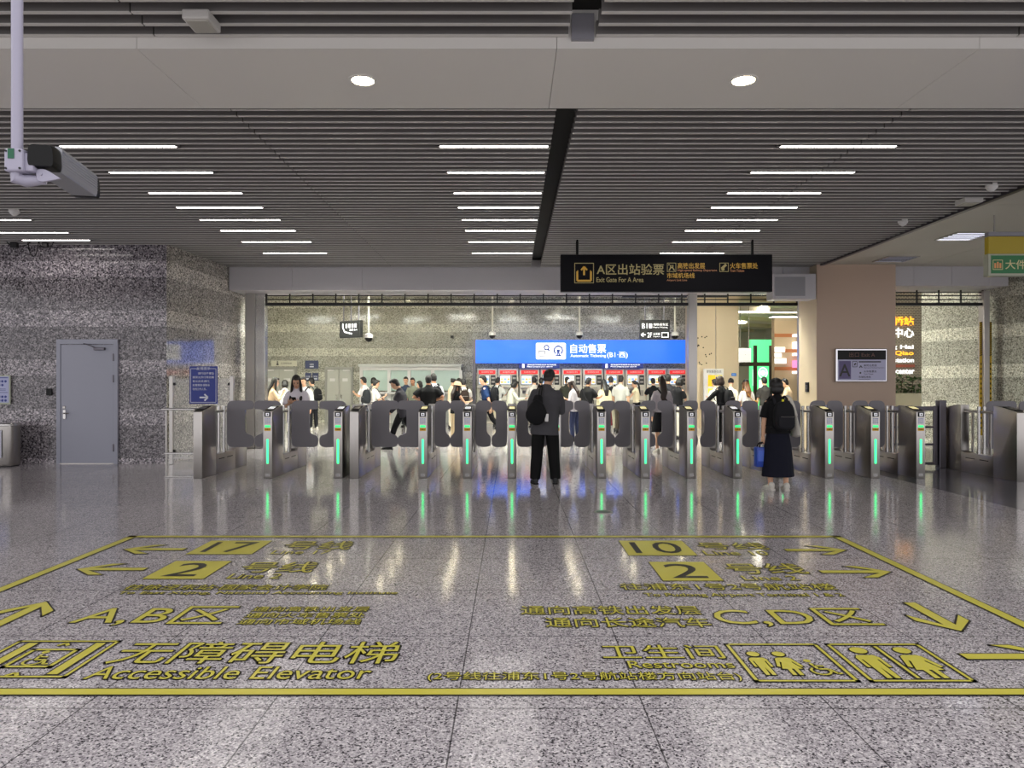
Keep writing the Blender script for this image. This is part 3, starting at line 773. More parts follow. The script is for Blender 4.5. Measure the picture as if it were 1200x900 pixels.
# camera on its pole
t = thing('security_camera', 'large ribbed silver security camera on a white ceiling pole, seen from behind', 'camera', (-2.30, 3.3, 0))
pole_m = mat('pole_white', '#a09daf', .35)
q = MB(); q.cyl((0, 0, 2.58), (0, 0, 4.13), .024, 20); q.build('pole', pole_m, t, smooth=True)
q = MB(); q.rbox((.01, 0, 2.53), (.085, .085, .105), .008); jb = q.build('junction_box', pole_m, t)
q = MB(); q.box(-.012, .016, -.046, -.0425, 2.535, 2.58); q.build('green_label', mat('label_green', '#0f5a3c', .5), jb)
for x in (-.022, .042):
    for z in (2.49, 2.57):
        q = MB(); q.cyl((x, -.042, z), (x, -.047, z), .005, 8); q.build('screw', dark, jb)
q = MB(); q.rbox((.065, .01, 2.525), (.05, .07, .085), .008); q.tube([(0, 0, 2.49), (0.0, .0, 2.455), (.03, .02, 2.45), (.11, .03, 2.455)], [(.03, .03), (.032, .032), (.03, .03), (.02, .02)], 10); q.build('knuckle', pole_m, t, smooth=True)
q = MB(); q.prism(round_poly([(.085, 2.50, .02), (.09, 2.445, .02), (.12, 2.44, .01), (.20, 2.455, .01), (.13, 2.50, .02)]), lambda u, v, tt: (u, tt, v), .0, .015, r=.002); q.tube([(.11, -.004, 2.475), (.11, .02, 2.475)], .007, 8, 0); q.build('bracket', pole_m, t)
ax = Vector((-.125, .55, .012)); L = ax.length
Mx = Matrix.Rotation(math.atan2(.125, .55), 3, 'Z') @ Matrix.Rotation(math.asin(.012 / L), 3, 'X')
c0 = Vector((.115, .0, 2.56))
def cam_loft(name, prof, y0, y1, mt, caps=0.0):
    q = MB(); n = len(prof)
    ys = [y0, y1] if not caps else ([y0, y0 + caps, y1] if caps > 0 else [y0, y1 + caps, y1])
    vs = []
    for y in ys:
        k = .86 if (caps > 0 and y == y0) or (caps < 0 and y == y1) else 1
        vs += [c0 + Mx @ Vector((u * k, y, v * k)) for u, v in prof]
    fs = [(i * n + j, i * n + (j + 1) % n, (i + 1) * n + (j + 1) % n, (i + 1) * n + j) for i in range(len(ys) - 1) for j in range(n)]
    fs += [tuple(reversed(range(n))), tuple(range((len(ys) - 1) * n, len(ys) * n))]
    q.add(vs, fs); return q.build(name, mt, t, smooth=True)
base = round_poly([(-.058, -.058, .012), (.058, -.058, .012), (.062, -.03, .005), (.058, .055, .03), (-.058, .055, .03), (-.062, -.03, .005)], 4)
rib = []
top = [(.066, -.022), (.064, .03)] + [(.06 - .12 * i / 24, .06 + (.003 if i % 2 else -.001)) for i in range(25)] + [(-.064, .03), (-.066, -.022)]
side_r = [(.063 + (.003 if i % 2 else 0), -.03 + .08 * i / 12) for i in range(13)]
side_l = [(-.063 - (.003 if i % 2 else 0), .05 - .08 * i / 12) for i in range(13)]
topr = [(.055 - .11 * i / 18, .062 + (.003 if i % 2 else 0)) for i in range(19)]
cam_loft('housing', [(-.058, -.058), (.058, -.058), (.064, -.036)] + side_r + topr + side_l + [(-.064, -.036)], .06, .54, mat('camera_silver', '#9c9da2', .35, .6))
cam_loft('rear_cap', base, -.02, .075, black, .03)
cam_loft('front_hood', [(u * 1.06, v * 1.06) for u, v in base], .54, .575, black)
# small ceiling devices
def dome(x, y, lab):
    t = thing('smoke_detector', lab, 'smoke detector', (x, y, 4.13))
    q = MB(); q.cyl((0, 0, -.02), (0, 0, .03), .075, 20); q.build('base', white_p, t, smooth=True)
    q = MB(); q.tube([(0, 0, -.02), (0, 0, -.045), (0, 0, -.075)], [.07, .055, .02], 18); q.build('sensor_head', white_p, t, smooth=True)
dome(-7.57, 10.8, 'small white smoke detector on the slats above the grey door wall')
dome(6.37, 9.43, 'white smoke detector on the slats, the bigger one near the flat white ceiling')
dome(6.33, 11.5, 'white smoke detector on the slats, the smaller one near the flat white ceiling')
def spk(x, y, sx, sy, lab):
    t = thing('emergency_light', lab, 'emergency light', (x, y, 4.13))
    q = MB(); q.rbox((0, 0, -.035), (sx, sy, .07), .012); q.build('case', mat('aged_white', '#bdbab6', .5), t)
    q = MB(); q.rbox((0, 0, -.072), (sx * .8, sy * .8, .012), .004); q.build('lens', mat('lens_grey', '#a8a59c', .3), t)
    q = MB(); q.box(-sx * .3, sx * .3, -sy * .1, sy * .1, -.02, .05); q.build('mount', dark, t)
spk(-2.22, 5.08, .19, .22, 'pale boxy emergency light hanging under the slats above the floor sign')
spk(6.5, 10.1, .26, .24, 'pale boxy emergency light between the two smoke detectors')
# cable loops under the ceiling at the wall top
t = thing('hanging_cable', 'loose black cable loops with brackets at the top of the granite wall', 'cable', (-9.3, 13.2, 4.13))
for k, (x0, x1, dz) in enumerate(((.3, .5, .28), (.5, .78, .12), (-.1, .35, .1))):
    q = MB(); q.tube([(x0 + (x1 - x0) * i / 12, 0, .02 - dz * math.sin(math.pi * i / 12) ** .6) for i in range(13)], .008, 6); q.build('loop', black, t, smooth=True)
q = MB(); q.rbox((.05, 0, -.05), (.12, .08, .1), .01); q.rbox((.62, 0, -.04), (.1, .06, .08), .01); q.build('bracket', dark, t)

# A sign on the column
D2 = 15.57
t = thing('column_sign', 'framed information sign with big letter A under a dark LED header on the beige column', 'sign', (0, D2, 0))
x0, x1, z0, z1 = wx(978.5, D2), wx(1038.5, D2), wz(447.5, D2), wz(408.5, D2)
q = MB(); q.rbox(((x0 + x1) / 2, .0, (z0 + z1) / 2), (x1 - x0, .09, z1 - z0), .015); q.build('frame', mat('chrome', '#d0d0d4', .08, 1.0), t)
T = facing(-.047)
P2 = dict(d=D2)
q = MB(); prc(q, 980.5, 410.5, 1037, 421.5, T, d=D2); led = q.build('led_header', black, t)
q = MB(); ptext(q, '出口 Exit A', 994, 418.5, 1024, 413, facing(-.0485), d=D2); q.build('led_lettering', mat('led_dim', '#5a3a30', .5, emit=.1), led)
q = MB(); prc(q, 980.5, 421.5, 1037, 446, T, d=D2); pan = q.build('panel', mat('lilac_panel', '#9a98b4', .3, emit=.16), t)
q = MB(); prc(q, 982, 423, 996, 444, facing(-.048), d=D2); lp = q.build('letter_plate', mat('violet_plate', '#5f5484', .4), t)
q = MB(); ptext(q, 'A', 982.5, 441, 995, 427, facing(-.0495), d=D2); q.build('letter', ink, lp)
T = facing(-.049)
q = MB(); ptext(q, '高铁出发层', 1011, 429.5, 1026, 427, T, d=D2); ptext(q, 'High-speed Railway Departure', 1011, 431.8, 1035, 430.4, T, d=D2); ptext(q, '火车售票处', 1011, 436.5, 1026, 434, T, d=D2); ptext(q, 'Train Tickets', 1011, 439, 1022, 437.6, T, d=D2); ptext(q, '市域机场线', 1005, 443, 1019, 440.6, T, d=D2); ptext(q, 'Airport Link Line', 1005, 445.5, 1018, 444, T, d=D2); prc(q, 1005, 423.3, 1031, 424.8, T, d=D2)
q.build('lettering', ink, pan)
q = MB(); pbx(q, 998, 423.5, 1003, 430, .012, T, d=D2); pst(q, [(1000, 428), (1001.5, 425.5)], .03, T, d=D2); pst(q, [(1006, 431), (1007.5, 428.5), (1009, 431)], .02, T, d=D2); disc(q, wx(1007, D2), wz(437, D2), .02, T); q.build('pictogram', ink, pan)
# luggage sign
D3 = 11.0
t = thing('luggage_sign', 'hanging sign half yellow, half green with orange Chinese luggage text, cut by the picture edge', 'sign', (0, D3, 0))
xa, xb = wx(1158.5, D3), wx(1158.5, D3) + 2.2
q = MB(); q.rbox(((xa + xb) / 2, .05, (wz(277, D3) + wz(297.5, D3)) / 2), (xb - xa, .1, wz(277, D3) - wz(297.5, D3)), .006); q.build('yellow_panel', mat('sign_yellow', '#a08c1c', .4, emit=.05), t)
q = MB(); q.rbox(((xa + xb) / 2, .05, (wz(297.5, D3) + wz(323.5, D3)) / 2), (xb - xa + .02, .12, wz(297.5, D3) - wz(323.5, D3)), .006); q.build('frame', mat('frame_pale', '#a9ab98', .4), t)
q = MB(); q.box(xa + .03, xb, -.014, .0, wz(320.5, D3), wz(299.5, D3)); gp = q.build('green_panel', mat('sign_green', '#1f6a3b', .4, emit=.05), t)
q = MB(); q.rbox(((xa + xb) / 2, .05, wz(274, D3)), (xb - xa, .1, .07), .01); q.build('top_channel', grey_p, t)
T = facing(-.0155)
q = MB(); pbx(q, 1163, 305, 1174, 316, .01, T, 1, d=D3)
for x in (1165.5, 1168.5, 1171.5): prc(q, x - 1.1, 307 if x == 1168.5 else 308.5, x + 1.1, 314.5, T, 0, d=D3)
q.build('luggage_pictogram', [mat('sign_orange', '#c98a55', .4, emit=.1), mat('sign_sand', '#b9b183', .4, emit=.1)], gp)
q = MB(); ptext(q, '大件行李通道', 1177.5, 315.5, 1252, 304.8, T, d=D3); q.build('lettering', mat('sign_sand'), gp)
for x in (xa + .12, xb - .2):
    q = MB(); q.cyl((x, .05, 3.8), (x, .05, 4.13), .012, 8); q.build('rod', steel_lt, t)
# grey box below the fascia, switch on the column
t = thing('access_box', 'grey metal box with framed flap under the fascia beside the beige column', 'box', (6.2, 15.78, 3.36))
q = MB(); q.rbox((0, 0, .28), (.94, .42, .56), .01); q.build('case', fascia_m, t)
q = MB(); q.rbox((-.1, -.212, .28), (.66, .012, .42), .004); q.build('flap', mat('flap_panel', '#9b9a9f', .4), t)
t = thing('card_reader', 'small dark card reader on the lit side of the beige column', 'card reader', (6.69, 16.1, 1.43))
q = MB(); q.rbox((0, 0, 0), (.03, .16, .22), .008); q.build('case', black, t)
q = MB(); q.rbox((-.018, -.02, .0), (.012, .09, .1), .004); q.build('keypad', steel_dk, t)

# ---------------------------------------------------------------- far hall
D4 = 26.4
blue_e = mat('sign_blue_lit', '#2a6bf5', .3, emit=.9)
t = thing('ticketing_sign', 'long glowing blue sign with white text above the ticket machines', 'sign', (0, D4, 0))
xa, xb, za, zb = wx(557.5, D4), wx(805, D4), wz(425.5, D4), wz(398.5, D4)
q = MB(); q.box(xa, xb, 0, .25, za, zb); q.build('panel', blue_e, t)
q = MB(); q.box(xa - .12, xa, -.02, .28, 0.0, zb + .02); q.build('end_post', steel_dk, t)
q = MB(); q.box(xb, xb + .1, .02, .22, 0, zb); q.build('end_post', steel_lt, t)
T = facing(-.006)
q = MB(); poly(q, round_poly([(wx(628, D4), wz(421, D4), .06), (wx(663, D4), wz(421, D4), .06), (wx(663, D4), wz(401.7, D4), .06), (wx(628, D4), wz(401.7, D4), .06)]), T); plate_o = q.build('logo_plate', white_e, t)
T = facing(-.012)
logo_b = mat('logo_blue', '#1546a8', .4, emit=.2)
q = MB(); cx, cz = wx(654.3, D4), wz(410.6, D4)
stroke(q, [(cx + a, cz + b) for a, b in arc(0, 0, .155, -55, 235, 24)], .055, T); stroke(q, [(cx - .03, cz + .02), (cx - .02, cz - .1), (cx - .05, cz - .19)], .045, T); stroke(q, [(cx + .03, cz + .02), (cx + .02, cz - .1), (cx + .05, cz - .19)], .045, T)
poly(q, [(cx - .07, cz + .035), (cx + .07, cz + .035), (cx + .05, cz - .015), (cx, cz - .04), (cx - .05, cz - .015)], T); stroke(q, [(cx - .11, cz - .19), (cx + .11, cz - .19)], .045, T); disc(q, cx, cz + .16, .035, T)
q.build('railway_logo', logo_b, plate_o)
q = MB(); stroke(q, [(wx(645.5, D4), wz(418, D4)), (wx(645.5, D4), wz(404, D4))], .012, T, 1)
bx, bz = wx(635, D4), wz(414.2, D4)
stroke(q, [(bx - .12, bz + .09), (bx + .12, bz + .09), (bx + .09, bz - .1), (bx - .09, bz - .1), (bx - .12, bz + .09)], .04, T, 1)
mx_, mz = wx(640.5, D4), wz(407.3, D4)
stroke(q, [(mx_ + a, mz + b) for a, b in arc(0, 0, .085, 0, 360, 16)], .05, T, 0); stroke(q, [(mx_ + .06, mz - .06), (mx_ + .1, mz - .13)], .05, T, 0)
q.build('ticket_logo', [logo_b, mat('logo_grey', '#a9a9ba', .4, emit=.2)], plate_o)
q = MB(); ptext(q, '自动售票', 668.5, 413.8, 710, 403.2, T, d=D4, off=.008); q.build('lettering', white_e, t)
q = MB(); ptext(q, 'Automatic Ticketing', 668.5, 419.4, 710, 415.2, T, d=D4, off=.006); q.build('lettering', white_e, t)
q = MB(); ptext(q, '(B1·西)', 711.5, 420.2, 735.5, 412.3, T, d=D4, off=.004); q.build('lettering', white_e, t)
for a, b, lab in ((608, 656, 'small dark blue notice strip hanging under the blue sign, behind the man in black'), (706, 754.5, 'small dark blue notice strip hanging under the blue sign, third from its right end')):
    if a > 700: lab = 'small dark blue notice strip under the blue sign, above the seventh machine'
    t = thing('notice_strip', lab, 'sign', (0, D4 + .1, 0), 0, 'notice strips under the blue sign')
    q = MB(); q.box(wx(a, D4), wx(b, D4), 0, .05, wz(431.5, D4), wz(425.9, D4)); q.build('panel', mat('strip_navy', '#24357f', .4, emit=.25), t)
    q = MB(); T = facing(-.004); ptext(q, '请准备好有效身份证件购票', a + 10, 428.2, b - 4, 426.6, T, d=D4); ptext(q, 'Please prepare your valid ID', a + 10, 430.6, b - 8, 428.9, T, d=D4); prc(q, a + 4, 426.4, a + 6.5, 431, T, d=D4); q.build('lettering', white_e, t)

# ticket machines
mach_m, red_e = mat('machine_cream', '#d8d4c8', .4), mat('banner_red', '#d8262a', .4, emit=.75)
scr = [mat('ui_pale', '#dfe8f4', .3, emit=.8), mat('ui_blue', '#7fa6e8', .3, emit=.7), mat('ui_orange', '#f0b060', .3, emit=.7), mat('ui_yellow', '#e8e27a', .3, emit=.7)]
def machine(x, lab, k):
    t = thing('ticket_machine', lab, 'ticket machine', (x, 26.7, 0), 0, 'ticket machines under the blue sign')
    q = MB(); q.rbox((0, .3, 1.04), (.76, .6, 2.08), .02); q.build('cabinet', mach_m, t)
    q = MB(); q.rbox((0, -.01, 1.945), (.62, .03, .14), .01); hd = q.build('banner', red_e, t)
    q = MB(); text(q, '自动售票机 取票', -.2, 1.92, .22, 1.975, facing(-.0265)); q.build('lettering', mat('banner_pink', '#f2b0a8', .4, emit=.7), hd)
    q = MB(); q.rbox((-.11, -.01, 1.65), (.42, .03, .36), .01); bz = q.build('screen_bezel', dark, t)
    q = MB(); T = facing(-.0265); rect(q, -.30, 1.49, .08, 1.81, T, 0)
    for a in range(3):
        for b in range(2): rect(q, -.28 + a * .12, 1.53 + b * .11, -.18 + a * .12, 1.61 + b * .11, facing(-.028), 1 + (a + b + k) % 3)
    q.build('screen', scr, bz)
    q = MB(); q.rbox((.23, -.005, 1.65), (.18, .03, .36), .01); sp_ = q.build('side_panel', mat('machine_dark', '#2d2f33', .4), t)
    for z in (1.58, 1.72):
        q = MB(); q.rbox((.23, -.022, z), (.12, .02, .07), .006); q.build('slot', steel, sp_)
    q = MB(); q.rbox((-.1, -.06, 1.35), (.5, .14, .05), .01); q.build('shelf', steel_lt, t)
    q = MB(); q.rbox((-.18, -.02, 1.2), (.16, .04, .12), .01); q.build('keypad', steel_dk, t)
    q = MB(); q.rbox((.16, -.015, 1.16), (.26, .03, .22), .012); q.build('ticket_tray', steel, t)
    q = MB(); q.rbox((0, -.004, .5), (.66, .02, .8), .008); q.build('lower_door', mat('machine_grey', '#a9a69c', .4), t)
for i in range(10):
    machine(-.94 + i * .798, f'cream ticket machine with red banner, {ORD[i]} from the blue sign\'s dark end post', i)

# doors, notices and service windows of the far wall
def dbl_door(x0, x1, h, lab, col):
    t = thing('double_door', lab, 'door', ((x0 + x1) / 2, 27.55, 0)); w = (x1 - x0) / 2
    q = MB(); q.box(-w, -w + .08, -.03, .05, 0, h); q.box(w - .08, w, -.03, .05, 0, h); q.box(-w + .08, w - .08, -.03, .05, h - .08, h); q.build('frame', mat('far_frame', '#93928c', .4), t)
    for s in (-1, 1):
        q = MB(); q.rbox((s * (w - .08) / 2, .0, (h - .08) / 2), (w - .09, .04, h - .1), .006); lf = q.build('leaf', col, t)
        q = MB(); q.rbox((s * .1, -.04, 1.0), (.04, .05, .16), .01); q.build('handle', steel_lt, lf)
        q = MB(); q.rbox((s * (w * .45), -.024, h - .5), (w * .38, .008, .12), .002); q.build('door_plate', white_p, lf)
        q = MB(); q.rbox((s * (w * .55), -.05, h - .13), (w * .5, .05, .06), .01); q.build('door_closer', white_p, lf)
far_grey = mat('far_door_grey', '#b4b4ac', .35)
dbl_door(-7.26, -6.17, 2.16, 'pale grey double door in the far wall beside the service windows', far_grey)
dbl_door(-9.7, -8.35, 2.16, 'pale grey double door in the far wall under the lift sign', far_grey)
t = thing('lift_sign', 'pale sign strip with dark wheelchair mark and Chinese text over the far double door', 'sign', (-8.85, 27.57, 2.2))
q = MB(); q.rbox((0, 0, .1), (1.0, .03, .22), .004); q.build('board', mat('pale_board', '#c9c6b4', .4), t)
q = MB(); T = facing(-.017); wheelchair_pts = None; disc(q, -.25, .16, .03, T); poly(q, [(-.3, .03), (-.2, .03), (-.22, .12), (-.28, .12)], T); text(q, '无障碍电梯', -.13, .06, .3, .14, T); q.build('lettering', ink, t)
for x0, x1, y0, y1, lab, tx in ((357, 372.5, 422.5, 432, 'small dark sign with white text over the navy posters on the far wall', '中国铁路'), (357, 364, 437, 446, 'navy poster on the far wall, the one nearer the lift sign', '公告'), (365.5, 372.5, 437, 446, 'navy poster on the far wall, the one nearer the grey double door', '须知')):
    t = thing('wall_poster', lab, 'poster', (0, 27.56, 0))
    q = MB(); q.box(wx(x0, 27.5), wx(x1, 27.5), 0, .03, wz(y1, 27.5), wz(y0, 27.5)); q.build('board', mat('poster_navy', '#27305a', .4), t)
    q = MB(); T = facing(-.004); cx = (wx(x0, 27.5) + wx(x1, 27.5)) / 2; cz = wz((y0 + y1) / 2, 27.5); text(q, tx, cx - .08, cz - .03, cx + .08, cz + .04, T); rect(q, cx - .08, cz - .1, cx + .08, cz - .06, T); q.build('lettering', wtxt, t)
t = thing('service_counter', 'long service counter with framed windows and projecting cornice in the far wall', 'service counter', (0, 27.2, 0))
xa, xb = wx(421.5, 27.2), wx(540, 27.2)
q = MB(); q.box(xa - .03, xb + .05, -.12, .4, 2.16, 2.26); q.build('cornice', mat('cornice_grey', '#c8cac8', .3), t)
q = MB(); q.box(xa, xb, -.02, .1, 2.02, 2.16); q.build('head_rail', white_p, t)
for px in (421.5, 454, 477.5, 505, 538):
    q = MB(); x = wx(px, 27.2); q.box(x, x + .12, -.02, .1, 0, 2.02); q.build('mullion', white_p, t)
for p0, p1 in ((425, 454), (458, 477.5), (481.5, 505), (509, 538)):
    q = MB(); q.box(wx(p0, 27.2), wx(p1, 27.2), .03, .05, 1.25, 2.02); q.build('pane', mat('counter_glass', '#b9cdc6', .08, spec=.7), t)
q = MB(); q.box(xa, xb, -.2, .3, 1.12, 1.2); q.build('worktop', white_p, t)
q = MB(); q.box(xa + .02, xb - .02, .0, .3, 0, 1.12); q.build('front_panel', mat('counter_grey', '#a9aba8', .4), t)
# hanging direction signs and cameras
def hang(name, lab, cx, y, z0, z1, w, rz, rods, col, fn):
    t = thing(name, lab, 'sign', (cx, y, 0), rz)
    q = MB(); q.rbox((0, 0, (z0 + z1) / 2), (w, .12, z1 - z0), .01); q.build('panel', col, t)
    for x in rods:
        q = MB(); q.cyl((x, 0, z1 - .01), (x, 0, 4.9), .02, 8); q.build('rod', steel_dk, t)
    q = MB(); fn(q, facing(-.063)); q.build('lettering', white_e, t)
signk = mat('far_sign_black', '#1c1d1f', .3)
def l1(q, T):
    text(q, 'B1', -.38, 2.96 + .28, -.2, 3.1 + .28, T, off=.02); text(q, '地铁候车区', 0.02, 3.3, .42, 3.4, T); text(q, 'Metro Waiting Area', .02, 3.22, .42, 3.28, T); rect(q, -.14, 3.24, -.04, 3.38, T)
    stroke(q, [(-.4, 2.93), (-.28, 2.93)], .03, T); stroke(q, [(-.35, 2.99), (-.41, 2.93)], .03, T); stroke(q, [(-.35, 2.87), (-.41, 2.93)], .03, T)
    text(q, '2F', -.2, 2.86, -.06, 3.0, T, off=.02); text(q, '出发层', 0.0, 2.92, .2, 3.0, T); text(q, 'Departures', 0, 2.86, .2, 2.9, T); stroke(q, [(.25, 2.87), (.4, 2.87), (.4, 3.0), (.25, 3.0)], .02, T, close=True)
hang('direction_sign', 'black hanging direction sign reading B1 and 2F above the blue ticketing sign', wx(767, 22.5), 22.5, wz(398, 22.5), wz(375, 22.5), .95, 0, (-.3, .3), signk, lambda q, T: (text(q, 'B1', -.41, wz(385, 22.5), -.24, wz(379.2, 22.5), T), rect(q, -.19, wz(384.6, 22.5), -.09, wz(379.5, 22.5), T), text(q, '地铁候车区', -.05, wz(382, 22.5), .42, wz(379, 22.5), T), text(q, 'Metro Waiting', -.05, wz(385, 22.5), .4, wz(383, 22.5), T),
    stroke(q, [(-.42, wz(392.5, 22.5)), (-.29, wz(392.5, 22.5))], .03, T), stroke(q, [(-.36, wz(392.5, 22.5) + .06), (-.43, wz(392.5, 22.5))], .03, T), stroke(q, [(-.36, wz(392.5, 22.5) - .06), (-.43, wz(392.5, 22.5))], .03, T),
    text(q, '2F', -.24, wz(395.5, 22.5), -.09, wz(389.8, 22.5), T), text(q, '出发层', -.05, wz(393, 22.5), .16, wz(390, 22.5), T), text(q, 'Departure', -.05, wz(395.5, 22.5), .16, wz(394, 22.5), T), stroke(q, [(.22, wz(395.3, 22.5)), (.42, wz(395.3, 22.5)), (.42, wz(390, 22.5)), (.22, wz(390, 22.5))], .02, T, 0, True)))
Y5 = 20.5
def l2(q, T):
    stroke(q, [(-.27, .16), (-.27, .05), (-.2, -.08), (.1, -.15)], .035, lambda u, v: T(u, v + wz(385.5, Y5))); 
    for k in range(4): rect(q, -.16 + k * .12, wz(385.5, Y5) + .03, -.09 + k * .12, wz(385.5, Y5) + .14, T)
    text(q, '出口 Exit', .0, wz(385.5, Y5) - .06, .3, wz(385.5, Y5) + .0, T)
hang('direction_sign', 'black hanging exit sign turned aside in the far hall, with white pictograms', wx(411.5, Y5), Y5, wz(396, Y5), wz(376, Y5), .82, R(-32), (-.3, 0, .3), signk, l2)
hang('direction_sign', 'thin dark hanging sign seen edge on just under the long black exit sign', wx(791, 20.2), 20.2, wz(348.5, 20.2), wz(343, 20.2) + .2, 3.0, 0, (-1.2, 1.2), mat('sign_black'), lambda q, T: rect(q, -.1, 4.05, .1, 4.1, T))
for px, py, y, lab in ((432, 396, 21, 'white pole camera with black dome behind the tilted exit sign'), (577, 393, 25, 'white pole camera with black dome over the dark end of the blue sign'), (679, 393, 25, 'white pole camera with black dome above the middle of the blue sign'), (791, 393.5, 24, 'white pole camera with black dome beside the B1 sign')):
    t = thing('dome_camera', lab, 'camera', (wx(px, y), y, 0)); z = wz(py, y)
    q = MB(); q.cyl((0, 0, z + .1), (0, 0, 4.9), .035, 10); q.build('pole', mat('far_pole', '#cfccc0', .4), t, smooth=True)
    q = MB(); q.tube([(0, 0, z + .14), (0, 0, z + .1), (0, 0, z)], [.05, .12, .13], 14); q.build('cap', white_p, t, smooth=True)
    q = MB(); q.ell((0, 0, z), (.115, .115, .12), nu=14, nv=10); q.build('dome', black, t, smooth=True)
t = thing('wall_camera', 'small dark camera on a bracket high on the far wall beside the blue sign', 'camera', (wx(530, 27.5), 27.5, wz(395, 27.5)))
q = MB(); q.rbox((0, -.12, 0), (.1, .2, .09), .01); q.build('housing', dark, t); q = MB(); q.tube([(0, .1, .1), (0, -.05, .03)], .02, 6); q.build('bracket', white_p, t)

# kiosk board, passage and shops past the beige pier
t = thing('information_board', 'white upright information board with yellow posters against the beige pier', 'information board', (wx(837.5, 23.6), 23.75, 0))
q = MB(); q.rbox((0, 0, 1.0), (.66, .12, 2.02), .015); q.build('body', white_p, t)
q = MB(); T = facing(-.0625); rect(q, -.2, 1.42, .05, 1.80, T, 0); rect(q, .08, 1.5, .28, 1.8, T, 2); q.build('poster', [mat('poster_yellow', '#f0b41c', .4, emit=.35), white_p, mat('poster_lemon', '#e8d84a', .4, emit=.3)], t)
q = MB(); rect(q, -.2, .9, .2, 1.35, T, 0); rect(q, -.15, 1.0, .05, 1.2, facing(-.064), 1); q.build('poster', [mat('poster_lemon', '#e8d84a'), mat('poster_green', '#5a9a4a', .4)], t)
q = MB(); text(q, '便民服务信息', -.25, 1.87, .25, 1.96, T); q.build('lettering', ink, t)
t = thing('blue_plate', 'small blue plate on the beige pier above the people at the board', 'sign', (wx(860, 23.98), 23.98, wz(439, 23.98)))
q = MB(); q.rbox((0, 0, 0), (.16, .02, .1), .004); q.build('board', mat('plate_blue', '#2f78c8', .4, emit=.2), t); q = MB(); text(q, '出口', -.05, -.025, .05, .025, facing(-.0115)); q.build('lettering', wtxt, t)
shop = mat('shop_beige', '#c9b394', .5)
t = thing('shop', 'beige shop front with orange bands and white lit signs down the passage', 'shop front', (0, 27, 0))
q = MB(); q.box(wx(907.5, 27), 13.5, 0, .3, 0, wz(372, 27)); q.build('facade', shop, t)
for y in (393, 411, 432):
    q = MB(); q.box(wx(907.5, 27), 13.5, -.01, 0, wz(y + 2, 27), wz(y - 2, 27)); q.build('band', mat('band_orange', '#b9764a', .5), t)
for px0, px1, py0, py1, tx in ((907.5, 919, 407, 412.5, '东方便利'), (907.5, 915, 414, 418.5, '咖啡'), (907.5, 920.5, 420, 426, '面包房')):
    q = MB(); q.box(wx(px0, 27), wx(px1, 27), -.08, -.01, wz(py1, 27), wz(py0, 27)); o = q.build('sign_box', white_e, t)
    q = MB(); ptext(q, tx, px0 + 1, py1 - 1, px1 - 1, py0 + 1, facing(-.083), d=27); q.build('lettering', mat('shop_ink', '#8a8a92', .5), o)
for py0, py1, c in ((392, 395, white_e), (401, 409, white_e), (414, 417, white_e), (422.5, 431, mat('pink_lit', '#f08ac0', .4, emit=.9)), (435, 438, white_e)):
    q = MB(); q.box(wx(928, 27), wx(934, 27), -.3, -.02, wz(py1, 27), wz(py0, 27)); q.build('side_sign', c, t)
t = thing('green_billboard', 'bright green lit billboard with white artwork at the end of the passage', 'billboard', (0, 33, 0))
q = MB(); q.box(wx(879.5, 33), wx(906, 33), 0, .2, .3, wz(398, 33)); q.build('panel', mat('billboard_green', '#56e68c', .4, emit=.95), t)
q = MB(); T = facing(-.006)
disc(q, wx(894, 33), wz(437, 33), .14, T); stroke(q, [(wx(894 + 5 * math.cos(a), 33), wz(437 + 6 * math.sin(a), 33)) for a in [i * math.pi / 6 for i in range(13)]], .06, T); prc(q, 882, 433, 885, 452, T, d=33); prc(q, 889.5, 445, 897, 458, T, d=33)
q.build('artwork', mat('artwork_white', '#e6fff0', .4, emit=.95), t)
t = thing('portal_frame', 'dark metal portal frame standing across the passage before the green billboard', 'portal frame', (0, 30, 0))
for px in (885, 903.5):
    q = MB(); q.box(wx(px, 30) - .05, wx(px, 30) + (.05 if px < 900 else .14), -.1, .1, 0, wz(405, 30)); q.build('post', mat('bronze_dark', '#3c3b33', .4, .3), t)
q = MB(); q.box(wx(867.5, 30), wx(906, 30), -.14, .14, wz(429, 30), wz(424.5, 30)); q.build('crossbar', mat('bronze_dark'), t)
t = thing('price_board', 'white lit board with rows of text hanging beside the green billboard', 'sign', (0, 31, 0))
q = MB(); q.box(wx(866, 31), wx(880, 31), 0, .1, wz(425, 31), wz(408, 31)); q.build('panel', mat('board_lit', '#f4f4ee', .4, emit=.85), t)
q = MB()
for k in range(4): ptext(q, '上海虹桥 出发', 867, 413.4 + k * 3.6, 879, 411.2 + k * 3.6, facing(-.006), d=31)
q.build('lettering', mat('shop_ink', '#8a8a92'), t)
for k in range(2):
    q = MB(); q.cyl((wx(868 + k * 10, 31), .05, wz(408, 31)), (wx(868 + k * 10, 31), .05, 4.9), .015, 6); q.build('rod', steel_lt, t)
# ceiling ribs of the passage
q = MB()
for k in range(7): q.prism([(7.7, 20 + k * 3.4), (7.7, 20.5 + k * 3.4), (15.6, 24.4 + k * 3.4), (15.6, 23.9 + k * 3.4)], lambda u, v, tt: (u, v, tt), 4.72, 4.9)
o = q.build('ceiling_rib', mat('rib_cream', '#d8cfae', .5)); o['kind'] = 'structure'
t = thing('light_line', 'bright lit line in the passage ceiling over the green billboard', 'ceiling light', (11, 32, 4.7))
q = MB(); q.box(-2.4, 2.4, -.06, .06, 0, .04); q.build('lamp', mat('line_lamp', '#fff8e0', emit=2.5), t); q = MB(); q.box(-2.45, 2.45, -.1, .1, .04, .2); q.build('housing', white_p, t)
